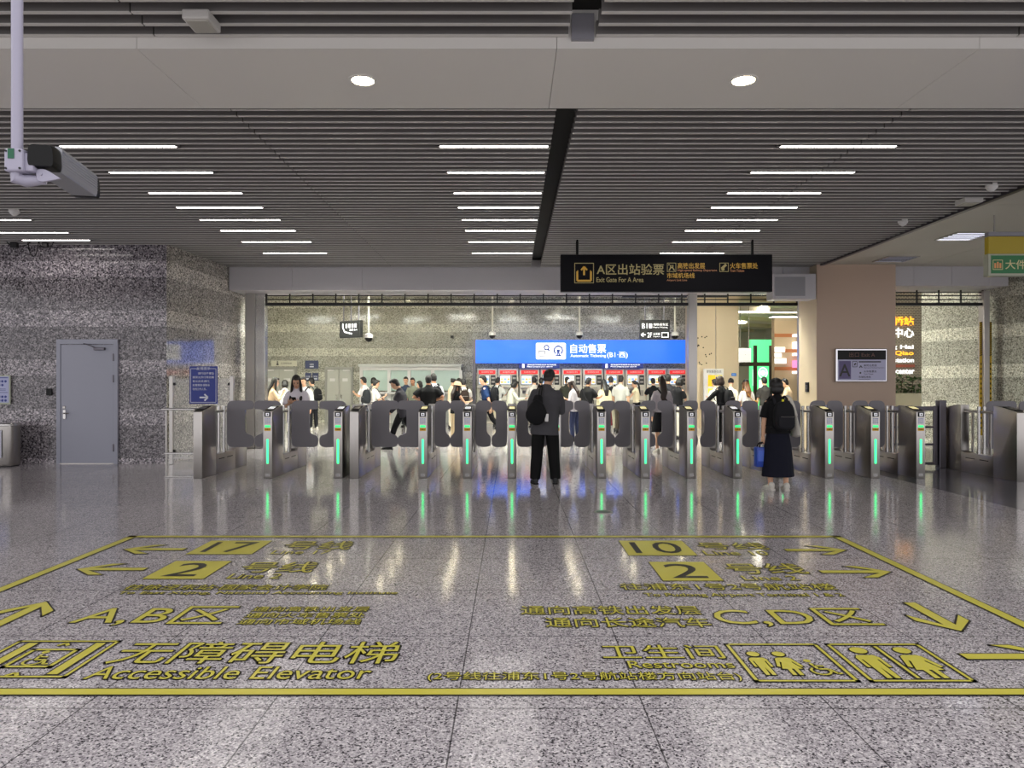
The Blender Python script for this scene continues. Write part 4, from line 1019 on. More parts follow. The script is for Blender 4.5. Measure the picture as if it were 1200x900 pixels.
# brick shop wall with lit letters at the right
Y6 = 20.6
brick = bpy.data.materials.new('brick_grey'); brick.use_nodes = True
nt = brick.node_tree; bt = nt.nodes.new('ShaderNodeTexBrick'); tc = nt.nodes.new('ShaderNodeTexCoord'); mp = nt.nodes.new('ShaderNodeMapping')
mp.inputs['Rotation'].default_value = (R(90), 0, 0); mp.inputs['Scale'].default_value = (3.2, 3.2, 3.2)
nt.links.new(tc.outputs['Object'], mp.inputs['Vector']); nt.links.new(mp.outputs['Vector'], bt.inputs['Vector'])
bt.inputs['Color1'].default_value = (*lin('#7d7360'), 1); bt.inputs['Color2'].default_value = (*lin('#6b5f50'), 1); bt.inputs['Mortar'].default_value = (*lin('#b0a68c'), 1); bt.inputs['Scale'].default_value = 1.6; bt.inputs['Mortar Size'].default_value = .03
nt.links.new(bt.outputs['Color'], nt.nodes['Principled BSDF'].inputs['Base Color'])
q = MB(); q.box(8.6, 13, Y6, Y6 + .3, 0, 4.9); o = q.build('wall_brick', brick); o['kind'] = 'structure'
t = thing('shop_lettering', 'stack of orange and white lit shop letters on the brick wall beside the beige column', 'sign', (0, Y6 - .03, 0))
amber = mat('letter_amber', '#ffb92a', .4, emit=1.1)
def lit(s, px0, px1, py0, py1, mt):
    q = MB(); text(q, s, wx(px0, Y6), wz(py1, Y6), wx(px1, Y6), wz(py0, Y6), facing(-.05), 0, off=.03); q.build('lettering', mt, t)
lit('虹桥站', 1033, 1069, 371.5, 381.5, amber); lit('中心', 1046, 1069, 384.5, 395.5, white_e)
lit('Shang Hai', 1022, 1068.5, 404.5, 410, white_e); lit('Hong Qiao', 1020, 1068.5, 411.5, 417.5, amber); lit('station', 1046, 1069, 420, 424.5, white_e); lit('center', 1048, 1069.5, 433, 438, white_e)
q = MB(); q.box(wx(1040, Y6), wx(1071, Y6), -.012, 0, wz(430.5, Y6), wz(427, Y6)); q.build('red_band', mat('band_red', '#a8553a', .5), t)
# window box with leafy plants
leaf_m = mat('leaf_green', '#3f5a2c', .5)
t = thing('planter', 'leafy green planting in a low box in front of the brick shop wall', 'planter', (wx(1066, 20), 20.0, 0))
q = MB(); q.rbox((-.2, .1, .62), (1.7, .4, 1.24), .01); q.build('box', mat('planter_cream', '#b8b195', .5), t)
q = MB()
for i in range(420):
    c = Vector((-.95 + random.random() * 1.5, .1 + random.uniform(-.18, .18), 1.22 + random.random() ** 1.5 * .55)); a = random.random() * 6.28; b = random.uniform(-.6, .9)
    d = Vector((math.cos(a) * math.cos(b), math.sin(a) * math.cos(b), math.sin(b))); n = d.cross(Vector((.3, .2, 1))).normalized() * .035
    q.add([c, c + d * .06 + n, c + d * .14, c + d * .06 - n], [(0, 1, 2, 3)])
q.build('foliage', leaf_m, t)
for k in range(5):
    q = MB(); q.cyl((-.8 + k * .3, .1, 1.2), (-.75 + k * .3, .1, 1.62), .012, 6); q.build('stem', mat('stem_brown', '#4a3a28', .6), t)
# ---------------------------------------------------------------- people
SKIN = {'a': mat('skin_light', '#d9aa8b', .5), 'b': mat('skin_tan', '#b98767', .5)}
hair_m = mat('hair_black', '#120f0f', .45)
hair_b = mat('hair_brown', '#2a1a14', .45)
eye_m, lip_m = mat('eye_dark', '#171111', .3), mat('lips', '#a05a50', .5)
sole_m = mat('sole_white', '#cfcac2', .6)
def cloth(c): return mat('cloth_' + c.strip('#'), c, .8, spec=.25, bump=.15, bscale=60)

def remesh(mb, vox, it=3, ruf=0.0):
    me = mb.mesh('tmp'); o = bpy.data.objects.new('tmp', me)
    r = o.modifiers.new('r', 'REMESH'); r.mode = 'VOXEL'; r.voxel_size = vox
    s = o.modifiers.new('s', 'SMOOTH'); s.factor = .5; s.iterations = it
    m2 = evaluated_mesh(o)
    bpy.data.objects.remove(o); bpy.data.meshes.remove(me)
    if ruf:
        nrm = [v.normal.copy() for v in m2.vertices]
        for v, vn in zip(m2.vertices, nrm):
            p = v.co.copy(); n = noise.noise(Vector((p.x * 9, p.y * 9, p.z * 4.0))) * .7 + noise.noise(Vector((p.x * 22, p.y * 22, p.z * 9))) * .3
            v.co = p + vn * (n * ruf)
    m2.polygons.foreach_set('use_smooth', [True] * len(m2.polygons))
    return m2

def rotx(a): return Matrix.Rotation(R(a), 3, 'X')
def hand(mb, w, d, n, side, k=1.0, curl=28, thumb=True):
    """palm, four bent fingers of different length and a thumb from the side of the palm; n is the way the palm faces"""
    d = d.normalized(); n = (n - d * n.dot(d)).normalized(); l = d.cross(n) * side
    M = Matrix((l, d, n)).transposed()
    mb.rbox(w + d * .045 * k, (.078 * k, .10 * k, .026 * k), .011 * k, M)
    for i, (o, ln) in enumerate(((.029, .070), (.010, .078), (-.010, .073), (-.029, .058))):
        p = w + d * .088 * k + l * o * k; pts = [p - d * .02 * k, p]; a = curl * (.7 + .12 * i)
        for j in range(3):
            q = math.radians(a * (j + 1) * .8); p = p + (d * math.cos(q) + n * math.sin(q)) * (ln * k / 3); pts.append(p)
        mb.tube(pts, [.0095 * k, .0095 * k, .009 * k, .0085 * k, .006 * k], 6)
    p = w + d * .025 * k + l * .03 * k; v = (d * .62 + l * .6 + n * .35).normalized(); v2 = (d * .85 + l * .2 + n * .45).normalized()
    mb.tube([p, p + v * .035 * k, p + v * .035 * k + v2 * .028 * k, p + v * .035 * k + v2 * .05 * k], [.013 * k, .0115 * k, .010 * k, .007 * k], 6)

ARMS = {  # shoulder flex, abduct, elbow, inward
    'down': (4, 8, 12, 0), 'phone': (22, 6, 92, 28), 'tap': (35, 8, 62, 20), 'hip': (-18, 42, 75, 62), 'reach': (62, 6, 18, 0), 'carry': (2, 9, 6, 0),
    'swing': (24, 6, 24, 0), 'back': (-22, 6, 14, 0), 'cross': (26, 8, 98, 60), 'out': (38, 24, 14, 0), 'high': (30, 10, 118, 25), 'strap': (12, 10, 128, 20)}
LEGS = {'stand': ((2, 3), (-2, 2)), 'wide': ((1, 2), (1, 2)), 'walk': ((24, 8), (-20, 22)), 'stride': ((-22, 26), (26, 6)), 'shift': ((6, 10), (-3, 2))}

def person(label, x, y, head, H=1.70, sex='m', arms=('down', 'down'), legs='stand', lean=3, roll=0, pitch=8, yaw=0, top='#222226', sleeve=.62, hem=-.13, bottom='#17171a', kind='trousers', blen=1.0,
           shoes='#2a2a2c', hair='short', hairm=None, skin='a', near=False, face=True, hat=None, fit=1.0, group='people at the ticket hall'):
    k = H / 1.72
    vox = .009 if near else .017
    Wm = Matrix.Translation((x, y, 0)) @ Matrix.Rotation(R(head), 4, 'Z')
    t = thing('person', label, 'person', (x, y, 0), R(head), group)
    f = sex == 'f'
    sw, hw = (.158, .088) if f else (.182, .085)
    # skeleton (local, facing +y)
    (fl, kl), (fr, kr) = LEGS[legs]
    jl = {}
    for s, a, b in ((-1, fl, kl), (1, fr, kr)):
        spread = .075 if legs == 'wide' else .02
        hip = Vector((s * hw, 0, 0)); kn = hip + Vector((s * spread, math.sin(R(a)), -math.cos(R(a)))).normalized() * .425
        an = kn + Vector((s * spread, math.sin(R(a - b)), -math.cos(R(a - b)))).normalized() * .405
        jl[s] = [hip, kn, an]
    low = min(jl[-1][2].z, jl[1][2].z)
    P = Vector((0, 0, .085 - low))
    for s in jl: jl[s] = [q + P for q in jl[s]]
    Rt = Matrix.Rotation(R(roll), 3, 'Y') @ rotx(-lean)
    def sp(u, v, w): return P + Rt @ Vector((u, v, w))
    sh = {s: sp(s * sw, 0, .405) for s in (-1, 1)}
    ar = {}
    for s, nm in ((-1, arms[0]), (1, arms[1])):
        a, ab, e, inn = ARMS[nm]
        a -= lean * .4
        d1 = Vector((s * math.sin(R(ab)), math.sin(R(a)) * math.cos(R(ab)), -math.cos(R(a)) * math.cos(R(ab))))
        d2 = Vector((-s * math.sin(R(inn)), math.sin(R(a + e)) * math.cos(R(inn)), -math.cos(R(a + e)) * math.cos(R(inn))))
        el = sh[s] + d1 * .285; wr = el + d2 * .245
        ar[s] = [sh[s], el, wr, d2]
    Rh = Rt @ Matrix.Rotation(R(yaw), 3, 'Z') @ rotx(-pitch)
    nk = sp(0, .0, .488); hc = nk + Rh @ Vector((0, .028, .155))
    hr = lambda u, v, w: hc + Rh @ Vector((u, v, w))
    lx = Rt @ Vector((1, 0, 0))
    # body -------------------------------------------------
    b = MB()
    tors = [(-.06, .135, .095), (.02, .15, .105), (.13, .118 if f else .135, .09), (.25, .135 if f else .155, .105), (.36, .145 if f else .168, .105), (.43, .115 if f else .135, .08), (.475, .06, .058)]
    if f: tors[0] = (-.06, .15, .105); tors[1] = (.02, .152, .108)
    b.limb([sp(0, 0, w) for w, _, _ in tors], [(a * fit, c * fit) for _, a, c in tors], 16, ref=lx)
    b.limb([sp(0, -.005, .44), nk, hr(0, -.02, -.06)], [.056, .05, .052] if f else [.062, .057, .058], 10)
    b.ell(hr(0, -.006, .02), (.073, .092, .098), Rh); b.ell(hr(0, .022, -.055), (.054, .062, .062), Rh); b.ell(hr(0, .05, -.088), (.03, .032, .028), Rh, 10, 6)
    b.ell(hr(0, .094, -.02), (.013, .018, .024), Rh, 8, 6)
    for s in (-1, 1): b.ell(hr(s * .074, -.006, -.012), (.011, .02, .031), Rh, 8, 6)
    for s in (-1, 1):
        hip, kn, an = jl[s]
        b.limb([hip, hip.lerp(kn, .5), kn, kn.lerp(an, .3), an], [.082, .072, .052, .053, .036] if f else [.084, .074, .056, .056, .039], 10)
        b.limb([an, an + Vector((0, .02, -.045)), an + Vector((s * .012, .13, -.06))], [.036, .036, .03], 8)
        S0, E0, W0, _ = ar[s]
        b.limb([S0, S0.lerp(E0, .5), E0, E0.lerp(W0, .35), W0], [.038, .042, .036, .036, .025] if f else [.044, .048, .04, .041, .028], 10)
    body = remesh(b, vox, 2)
    hb = MB()
    for s in (-1, 1):
        S0, E0, W0, d2 = ar[s]
        up = Vector((-s * 1.0, .25, .1)) if abs(d2.z) > .7 else Vector((-s * .45, 0, .9))
        hand(hb, W0 - d2 * .006, d2, up if arms[0 if s < 0 else 1] != 'hip' else Vector((0, -.3, -1)), s, .95 if f else 1.05, 40 if arms[0 if s < 0 else 1] in ('carry', 'phone', 'strap') else 22)
    bm = bmesh.new(); bm.from_mesh(body); hm = hb.mesh('tmp'); bm.from_mesh(hm); bmesh.ops.scale(bm, vec=(k, k, k), verts=bm.verts[:]); bm.to_mesh(body); bm.free(); bpy.data.meshes.remove(hm)
    body.polygons.foreach_set('use_smooth', [True] * len(body.polygons)); body.name = 'body'
    link('body', body, SKIN[skin], t)
    def put(name, mb_or_me, mt):
        me = mb_or_me if not isinstance(mb_or_me, MB) else mb_or_me.mesh(name)
        me.name = name
        for v in me.vertices: v.co = v.co * k
        shade(me, 50); return link(name, me, mt, t)
    # top ---------------------------------------------------
    c = MB()
    g = .014 * fit
    th = [(hem, .172 if f else .178, .128), (hem + .06, .168 if f else .175, .125), (.02, .163 if f else .168, .122), (.13, .15 if f else .166, .115), (.25, .155 if f else .178, .125), (.35, .160 if f else .184, .122), (.42, .128 if f else .145, .096), (.45, .098 if f else .108, .08), (.478, .068, .066)]
    c.limb([sp(0, 0, w) for w, _, _ in th], [(a * fit, d_ * fit) for _, a, d_ in th], 18, ref=lx, flat=True)
    for s in (-1, 1):
        S0, E0, W0, _ = ar[s]
        r0 = (.062 if f else .07) * fit
        if sleeve <= 0: c.limb([S0, S0.lerp(E0, .12)], [r0 * .8, r0 * .7], 10)
        elif sleeve <= 1.0:
            q = S0.lerp(E0, sleeve); c.limb([q, S0.lerp(E0, sleeve * .5), S0 + Rt @ Vector((-s * .02, 0, -.012))], [r0 * 1.06, r0 * 1.0, r0 * .86], 12, flat=True)
        else:
            u = min(sleeve - 1, .97); c.limb([E0.lerp(W0, u), E0, S0.lerp(E0, .5), S0 + Rt @ Vector((-s * .02, 0, -.012))], [r0 * (.72 if u > .6 else .84), r0 * .86, r0 * .96, r0 * .86], 12, flat=True)
    put('top', remesh(c, vox, 3 if near else 2, .006 if near else .004), cloth(top))
    # lower garment
    c = MB(); bt_ = cloth(bottom)
    if kind in ('trousers', 'shorts', 'loose'):
        c.limb([sp(0, 0, .07), sp(0, 0, .0), P + Vector((0, -.005, -.06))], [(.152, .11), (.158, .118), (.165, .118)], 16, ref=(1, 0, 0))
        for s in (-1, 1):
            hip, kn, an = jl[s]; end = an + Vector((0, 0, -.01)); w_ = 1.25 if kind == 'loose' else 1.0
            pts, rad = [hip + Vector((0, 0, -.02)), hip.lerp(kn, .5), kn, kn.lerp(end, .5), end], [.092, .086 * (1 + (w_ - 1) * .5), .07 * w_, .066 * w_, .06 * w_]
            if kind == 'shorts': pts, rad = pts[:2] + [hip.lerp(kn, .85)], [.094, .094, .092]
            c.limb(list(reversed(pts)), list(reversed(rad)), 12, flat=True)
        put('trousers' if kind != 'shorts' else 'shorts', remesh(c, vox, 2, .005 if near else .003), bt_)
    else:
        zb = P.z + .06 - blen
        an = (jl[-1][2] + jl[1][2]) / 2
        R0 = [(.15, .115), (.175, .135), (.20, .16), (.215, .175), (.228, .185), (.24, .195)]
        Q = [sp(0, 0, .1)] + [Vector((an.x * .5 * i / 5, (an.y * .6) * i / 5, P.z + .06 - blen * i / 5)) for i in range(1, 6)]
        c.limb(list(reversed(Q)), list(reversed(R0)), 20, ref=(1, 0, 0), flat=True)
        put('skirt', remesh(c, vox, 3, .007 if near else .004), bt_)
    # shoes
    for s in (-1, 1):
        an = jl[s][2]; c = MB(); tilt = max(0, min(38, (an.z - .085) * 260)) if an.z > .1 else 0
        M = Matrix.Rotation(R(-s * 10), 3, 'Z') @ rotx(-tilt)
        q = lambda u, v, w: an + M @ Vector((u, v, w))
        c.limb([q(0, -.03, .0), q(0, -.03, -.035)], [.047, .045], 10); c.limb([q(0, -.045, -.045), q(0, .03, -.04), q(0, .10, -.05), q(0, .155, -.058)], [(.038, .036), (.042, .04), (.044, .03), (.034, .02)], 10, ref=M @ Vector((1, 0, 0)))
        sh_o = put('shoe', remesh(c, .008 if near else .012, 2), mat('shoe_' + shoes.strip('#'), shoes, .6))
        c = MB(); c.prism(round_poly([(-.038, -.085, .03), (.038, -.085, .03), (.046, .09, .02), (.03, .185, .03), (-.03, .185, .03), (-.046, .09, .02)]), lambda u, v, tt: q(u, v, tt), -.086, -.062)
        so = c.mesh('sole')
        for v in so.vertices: v.co = v.co * k
        link('sole', so, sole_m if shoes != '#2a2a2c' else black, sh_o)
    # hair
    hm_ = hairm or hair_m
    c = MB()
    line = .045 if hair in ('short',) else .05
    def cut(d, q):
        fr = max(0, d.y - .05) * 1.4
        if d.z < .42 and d.y > .25: return q * .80
        if hair == 'short' and d.z < -.25: return q * .84
        if d.z < -.55: return q * .8
        return q
    c.ell(hr(0, -.012, .028), (.086, .104, .108) if hair != 'bob' else (.102, .112, .115), Rh, 24, 16, fn=cut)
    c.ell(hr(0, .045, .098), (.055, .045, .03), Rh, 12, 8)
    if hair == 'short': c.ell(hr(0, -.05, -.015), (.079, .06, .085), Rh, 14, 8)
    if hair == 'bob':
        c.ell(hr(0, -.045, -.04), (.104, .082, .095), Rh, 16, 10)
        for s in (-1, 1): c.ell(hr(s * .07, .015, -.03), (.022, .045, .085), Rh, 10, 8)
    if hair in ('long', 'longfront'):
        c.limb([hr(0, -.07, .03), hr(0, -.075, -.08), sp(0, -.115, .42), sp(0, -.125, .26 if hair == 'long' else .34)], [(.075, .04), (.088, .045), (.092, .04), (.06, .025)], 14, ref=lx)
        for s in (-1, 1): c.limb([hr(s * .066, .02, .05), hr(s * .078, .01, -.05), sp(s * .085, .06, .40), sp(s * .09, .125, .32), sp(s * .085, .13, .18 if hair == 'longfront' else .33)], [(.02, .03), (.024, .04), (.03, .03), (.034, .025), (.02, .015)], 10)
    if hair == 'ponytail': c.limb([hr(0, -.10, .03), hr(0, -.145, -.01), hr(0, -.15, -.12), sp(0, -.15, .26)], [.03, .034, .036, .018], 10)
    if hair == 'wavy': c.limb([hr(0, -.08, .04), hr(0, -.11, -.06), sp(.01, -.14, .40), sp(-.02, -.15, .30), sp(.0, -.15, .16)], [(.07, .045), (.075, .05), (.07, .045), (.065, .04), (.03, .02)], 12, ref=lx)
    if hair == 'bun': c.ell(hr(0, -.09, .085), (.045, .045, .042), Rh, 12, 8)
    hair_o = put('hair', remesh(c, .008 if near else .012, 3, .003 if near else 0), hm_)
    if hat:
        c = MB(); hk, hcol = hat
        if hk == 'cap':
            c.ell(hr(0, -.01, .055), (.088, .106, .088), Rh, 18, 10, fn=lambda d, q: Vector((q.x, q.y, max(q.z, -.005))))
            c.prism(round_poly([(-.075, .07, .02), (.075, .07, .02), (.06, .165, .05), (-.06, .165, .05)]), lambda u, v, tt: hr(u, v, .055 + tt - (v - .07) * .15), 0, .008)
        else:
            c.ell(hr(0, -.01, .06), (.092, .108, .085), Rh, 18, 10, fn=lambda d, q: Vector((q.x, q.y, max(q.z, -.01))))
            n_ = 24; vs = []
            for r_, z in ((.9, .055), (1.45, .02), (1.47, .012), (.9, .045)): vs += [hr(.095 * r_ * math.cos(6.2832 * i / n_), -.01 + .11 * r_ * math.sin(6.2832 * i / n_), z) for i in range(n_)]
            c.add(vs, [(i * n_ + j, ((i + 1) % 4) * n_ + j, ((i + 1) % 4) * n_ + (j + 1) % n_, i * n_ + (j + 1) % n_) for i in range(4) for j in range(n_)])
        put('hat', c, cloth(hcol))
    if face:
        for s in (-1, 1):
            c = MB(); c.ell(hr(s * .03, .079, .004), (.013, .008, .0065), Rh, 10, 6); put('eye', c, eye_m)
            c = MB(); c.tube([hr(s * .015, .088, .024), hr(s * .032, .086, .029), hr(s * .047, .075, .024)], .0035, 5); put('eyebrow', c, hair_m)
        c = MB(); c.ell(hr(0, .083, -.062), (.021, .008, .0075), Rh, 10, 6); put('mouth', c, lip_m)
    rz = Matrix.Rotation(R(head), 3, 'Z')
    def world(v): return Wm @ (v * k)
    return dict(t=t, sp=sp, k=k, hr=hr, world=world, Rt=Rt, rz=rz, rw=rz @ Rt, arms=ar, P=P, head=R(head), sw=sw, loc=(x, y, 0), H=H)

def carried(name, label, cat, p, build, group=None):
    """a bag or phone: an own top-level thing, its base set at the wearer's feet, built in the wearer's frame"""
    t = thing(name, label, cat, p['loc'], p['head'], group)
    build(t, p['sp'], p['k'])
    for o in t.children_recursive:
        if o.type == 'MESH':
            for v in o.data.vertices: v.co = v.co * p['k']
    return t
def backpack(p, label, col, w=.29, h=.40, d=.15, trim=None, z=.22):
    mt, tm = cloth(col), cloth(trim or col)
    def bld(t, sp, k):
        R_ = p['Rt']; q = MB(); c = sp(0, -.135 - d / 2, z)
        def shp(dv, v): return Vector((v.x, v.y, v.z))
        def sgn(a, e): return math.copysign(abs(a) ** e, a)
        q.ell(c, (1, 1, 1), R_, 24, 16, fn=lambda dv, v: Vector((sgn(dv.x, .55) * w / 2 * (1 - .18 * max(0, dv.z)), sgn(dv.y, .6) * d / 2 * (1.05 - .2 * dv.z), sgn(dv.z, .6) * h / 2)))
        bd = q.build('body', mt, t, smooth=True)
        q = MB(); q.ell(c + R_ @ Vector((0, -d * .5, -h * .2)), (1, 1, 1), R_, 18, 12, fn=lambda dv, v: Vector((sgn(dv.x, .5) * w * .4, sgn(dv.y, .6) * .04, sgn(dv.z, .5) * h * .24))); pk = q.build('pocket', tm, t, smooth=True)
        q = MB(); q.tube([c + R_ @ Vector((x_ * w, -d * .5 - .042, -h * .03)) for x_ in (-.32, 0, .32)], .005, 6); q.build('zip', steel, pk)
        q = MB(); q.tube([c + R_ @ Vector((.04 * math.cos(a), .03, h * .48 + .035 * math.sin(a))) for a in [i * math.pi / 8 for i in range(9)]], .008, 6); q.build('grab_handle', tm, t)
        for s in (-1, 1):
            q = MB(); q.tube([sp(s * .085, -.13, z + h * .40), sp(s * .10, -.10, .46), sp(s * .105, -.02, .50), sp(s * .112, .09, .44), sp(s * .125, .15, .30), sp(s * .15, .12, .16), sp(s * .17, .0, z - h * .35), sp(s * .12, -.13, z - h * .40)], [(.022, .007)] * 8, 8); q.build('strap', tm, t, smooth=True)
    return carried('backpack', label, 'backpack', p, bld, 'backpacks worn by people')
def phone(p, label, s=1):
    S0, E0, W0, d2 = p['arms'][s]
    def bld(t, sp, k):
        c = W0 + d2 * .10 + Vector((0, .01, .035)); M = Matrix.Rotation(R(35), 3, 'X')
        q = MB(); q.rbox(c, (.074, .15, .010), .004, M); q.build('case', black, t)
        q = MB(); q.rbox(c + M @ Vector((0, 0, .0055)), (.066, .14, .001), .0004, M, 1); q.build('screen', mat('phone_screen', '#6f7a90', .15, emit=.2), t)
    return carried('phone', label, 'phone', p, bld, 'phones in hands')
def crossbag(p, label, col, s=1, w=.22, h=.16, z=-.05):
    mt = cloth(col)
    def bld(t, sp, k):
        q = MB(); q.rbox(sp(s * .22, -.03, z), (.07, w, h), .03, p['Rt']); q.build('body', mt, t, smooth=True)
        q = MB(); q.rbox(sp(s * .258, -.03, z + .03), (.012, w * .9, h * .55), .006, p['Rt']); q.build('flap', mt, t)
        q = MB(); q.tube([sp(s * .21, -.09, z + h * .4), sp(s * .13, -.145, .12), sp(0, -.15, .30), sp(-s * .10, -.115, .44), sp(-s * .125, -.03, .497), sp(-s * .11, .09, .44), sp(0, .15, .26), sp(s * .13, .14, .10), sp(s * .21, .05, z + h * .4)], [(.016, .005)] * 9, 6); q.build('strap', mt, t, smooth=True)
    return carried('shoulder_bag', label, 'bag', p, bld, 'shoulder bags')

# ---- the two in front
pm = person('man in dark grey shirt and black trousers standing before the gates, seen from behind', .50, 10.67, 2, 1.79, 'm', ('phone', 'phone'), 'wide', lean=2, roll=3, pitch=22, yaw=-24, top='#48474b', sleeve=1.35, hem=-.20, bottom='#0b0b0c', kind='loose', near=True, fit=1.16, face=True, shoes='#2a2a2c')
def drawbag(t, sp, k):
    q = MB(); c = sp(-.15, -.24, .10)
    q.ell(c, (.155, .085, .20), p_rt, 22, 14, fn=lambda d, v: Vector((v.x * (1 - .35 * max(0, d.z)), v.y, v.z if d.z > 0 else v.z * .85)))
    me = q.mesh('sack')
    for v in me.vertices:
        n = noise.noise(v.co * 14); v.co += Vector((n, n, 0)) * .008
    shade(me, 60); link('sack', me, cloth('#121215'), t)
    q = MB(); q.limb([sp(-.14, -.22, .26), sp(-.13, -.19, .34)], [(.075, .05), (.06, .03)], 12); q.build('gathered_neck', cloth('#121215'), t, smooth=True)
    for dx in (0, .035):
        q = MB(); q.tube([sp(-.13 + dx, -.215, .28), sp(-.12 + dx, -.16, .42), sp(-.11 + dx, -.09, .50), sp(-.115 + dx, .0, .52), sp(-.13 + dx, .12, .44), sp(-.16 + dx, .165, .28)], .010, 8); q.build('cord', black, t, smooth=True)
    q = MB(); q.rbox(sp(-.005, -.27, .045), (.05, .02, .11), .008, p_rt); q.build('white_tag', white_p, t)
p_rt = pm['Rt']
carried('drawstring_bag', 'black drawstring bag hanging on the back of the man in dark grey', 'bag', pm, drawbag)
phone(pm, 'phone held by the man in dark grey before the gates')
pw = person('woman in black top and long navy skirt with backpack walking into the gates', 3.76, 10.05, 4, 1.62, 'f', ('carry', 'tap'), 'shift', lean=2, pitch=10, yaw=-8, top='#0d0d10', sleeve=.8, hem=-.06, bottom='#0e1020', kind='skirt', blen=.76, shoes='#d2cec4', hair='bob', near=True, fit=1.12)
backpack(pw, 'black backpack with yellow tag on the woman in the long navy skirt', '#17171b', .31, .43, .16, '#1d1d22', z=.20)
def ytag(t, sp, k):
    q = MB(); q.rbox(sp(0, -.19, .43), (.035, .012, .035), .005); q.build('tag', mat('tag_yellow', '#e8e02a', .5), t)
    q = MB(); q.tube([sp(0, -.19, .445), sp(0, -.175, .47)], .004, 6); q.build('loop', black, t)
carried('bag_tag', 'small bright yellow tag on top of the black backpack', 'tag', pw, ytag)
def tote(t, sp, k):
    cm = cloth('#c9c5bb'); q = MB()
    q.limb([sp(.235, -.03, .20), sp(.25, -.03, .06), sp(.265, -.03, -.08)], [(.028, .10), (.045, .13), (.05, .145)], 16, ref=(1, 0, 0), flat=True); q.build('sack', cm, t, smooth=True)
    q = MB(); q.tube([sp(.24, -.11, .20), sp(.185, -.14, .36), sp(.15, -.10, .475), sp(.145, 0, .51), sp(.17, .09, .45), sp(.225, .06, .22)], [(.022, .006)] * 6, 8); q.build('strap', cm, t, smooth=True)
carried('tote_bag', 'off-white cloth tote hanging from the shoulder of the woman in the navy skirt', 'bag', pw, tote)
W0, d2 = pw['arms'][-1][2], pw['arms'][-1][3]
def bluebag(t, sp, k):
    bm_ = mat('bag_blue', '#2344a8', .35, bump=.25, bscale=25); c = W0 + d2 * .09 + Vector((0, 0, -.21))
    q = MB(); q.rbox(c, (.24, .13, .30), .02); q.build('body', bm_, t, smooth=True)
    q = MB(); q.rbox(c + Vector((0, -.066, .02)), (.2, .006, .16), .002); q.build('front_print', mat('bag_print', '#4a6bd0', .4), t)
    for s in (-1, 1):
        q = MB(); q.tube([c + Vector((-.07, s * .05, .14)), c + Vector((-.055, s * .03, .20)), c + Vector((0, s * .012, .225)), c + Vector((.055, s * .03, .20)), c + Vector((.07, s * .05, .14))], .011, 8); q.build('handle', black, t, smooth=True)
carried('shopping_bag', 'blue shopping bag with black handles in the hand of the woman in the navy skirt', 'bag', pw, bluebag)

# ---- behind the gates
p = person('woman with long black hair in white t-shirt looking down at her phone beyond the gates', wx(348.5, 13.6), 13.6, 186, 1.74, 'f', ('phone', 'phone'), 'stand', lean=6, pitch=22, yaw=6, top='#d9d4dc', sleeve=.85, hem=-.16, bottom='#26262c', hair='longfront', fit=1.2)
phone(p, 'phone in the hands of the long-haired woman in the white t-shirt', -1)
p = person('young man in dark grey hoodie and black trousers striding sideways past the gates', wx(472, 16.4), 16.4, 88, 1.76, 'm', ('phone', 'swing'), 'walk', lean=9, pitch=24, top='#3d3b42', sleeve=1.97, hem=-.14, bottom='#16161a', fit=1.12)
phone(p, 'phone in the hand of the man in the dark grey hoodie', -1)
person('broad man in black t-shirt with hands on hips, seen from behind beyond the gates', wx(502, 18.2), 18.2, 4, 1.77, 'm', ('hip', 'hip'), 'wide', lean=2, pitch=6, top='#0b0b0d', sleeve=.75, fit=1.22, bottom='#1a1a1e', skin='b')
p = person('woman in light grey top with long wavy brown ponytail, seen from behind beyond the gates', wx(776, 15.3), 15.3, 6, 1.72, 'f', ('carry', 'down'), 'stand', lean=2, pitch=4, top='#a9a2a8', sleeve=1.95, hem=-.02, bottom='#121216', kind='skirt', blen=.5, hair='wavy', hairm=hair_b, fit=1.12, shoes='#d2cec4')
crossbag(p, 'black shoulder bag of the woman with the wavy brown ponytail', '#0e0e11', 1)
# ---- far hall, people one by one
p = person('woman with long black hair in beige top holding up a phone near the lift doors', wx(319, 19), 19, -68, 1.72, 'f', ('down', 'high'), 'stand', top='#d8bd9c', sleeve=1.5, bottom='#d9d2c2', hair='long')
phone(p, 'phone of the woman in the beige top near the lift doors')
person('dark haired person in white top close behind the long-haired woman with the phone', wx(334, 21), 21, 20, 1.66, 'f', ('phone', 'down'), 'stand', pitch=14, top='#dcdcdc', sleeve=.8, bottom='#c9c4b8', hair='bob')
p = person('man in white shirt with dark shoulder bag partly hidden by the long-haired woman', wx(357, 19.5), 19.5, 170, 1.74, 'm', ('down', 'down'), 'stand', pitch=10, top='#d6d8dc', sleeve=1.9, bottom='#2b2c33')
crossbag(p, 'dark shoulder bag on the man in the white shirt by the navy posters', '#17181d', 1)
p = person('man in cap and grey shirt with black backpack turned to the navy posters', wx(367, 23), 23, 60, 1.74, 'm', ('down', 'down'), 'stand', top='#8c9088', sleeve=.8, bottom='#1d1d22', hat=('cap', '#16161a'), shoes='#d2cec4')
backpack(p, 'black backpack of the man in the cap by the navy posters', '#16171b')
p = person('man with glasses hair short in white t-shirt beside the first service window', wx(428.5, 23.5), 23.5, 75, 1.78, 'm', ('phone', 'down'), 'stand', top='#d9d9d9', sleeve=.8, bottom='#33353c')
person('person in dark cap standing behind two others at the first service window', wx(436, 24.5), 24.5, -30, 1.76, 'm', ('down', 'down'), 'stand', top='#7c7c7e', sleeve=.8, bottom='#2c2c30', hat=('cap', '#22231f'))
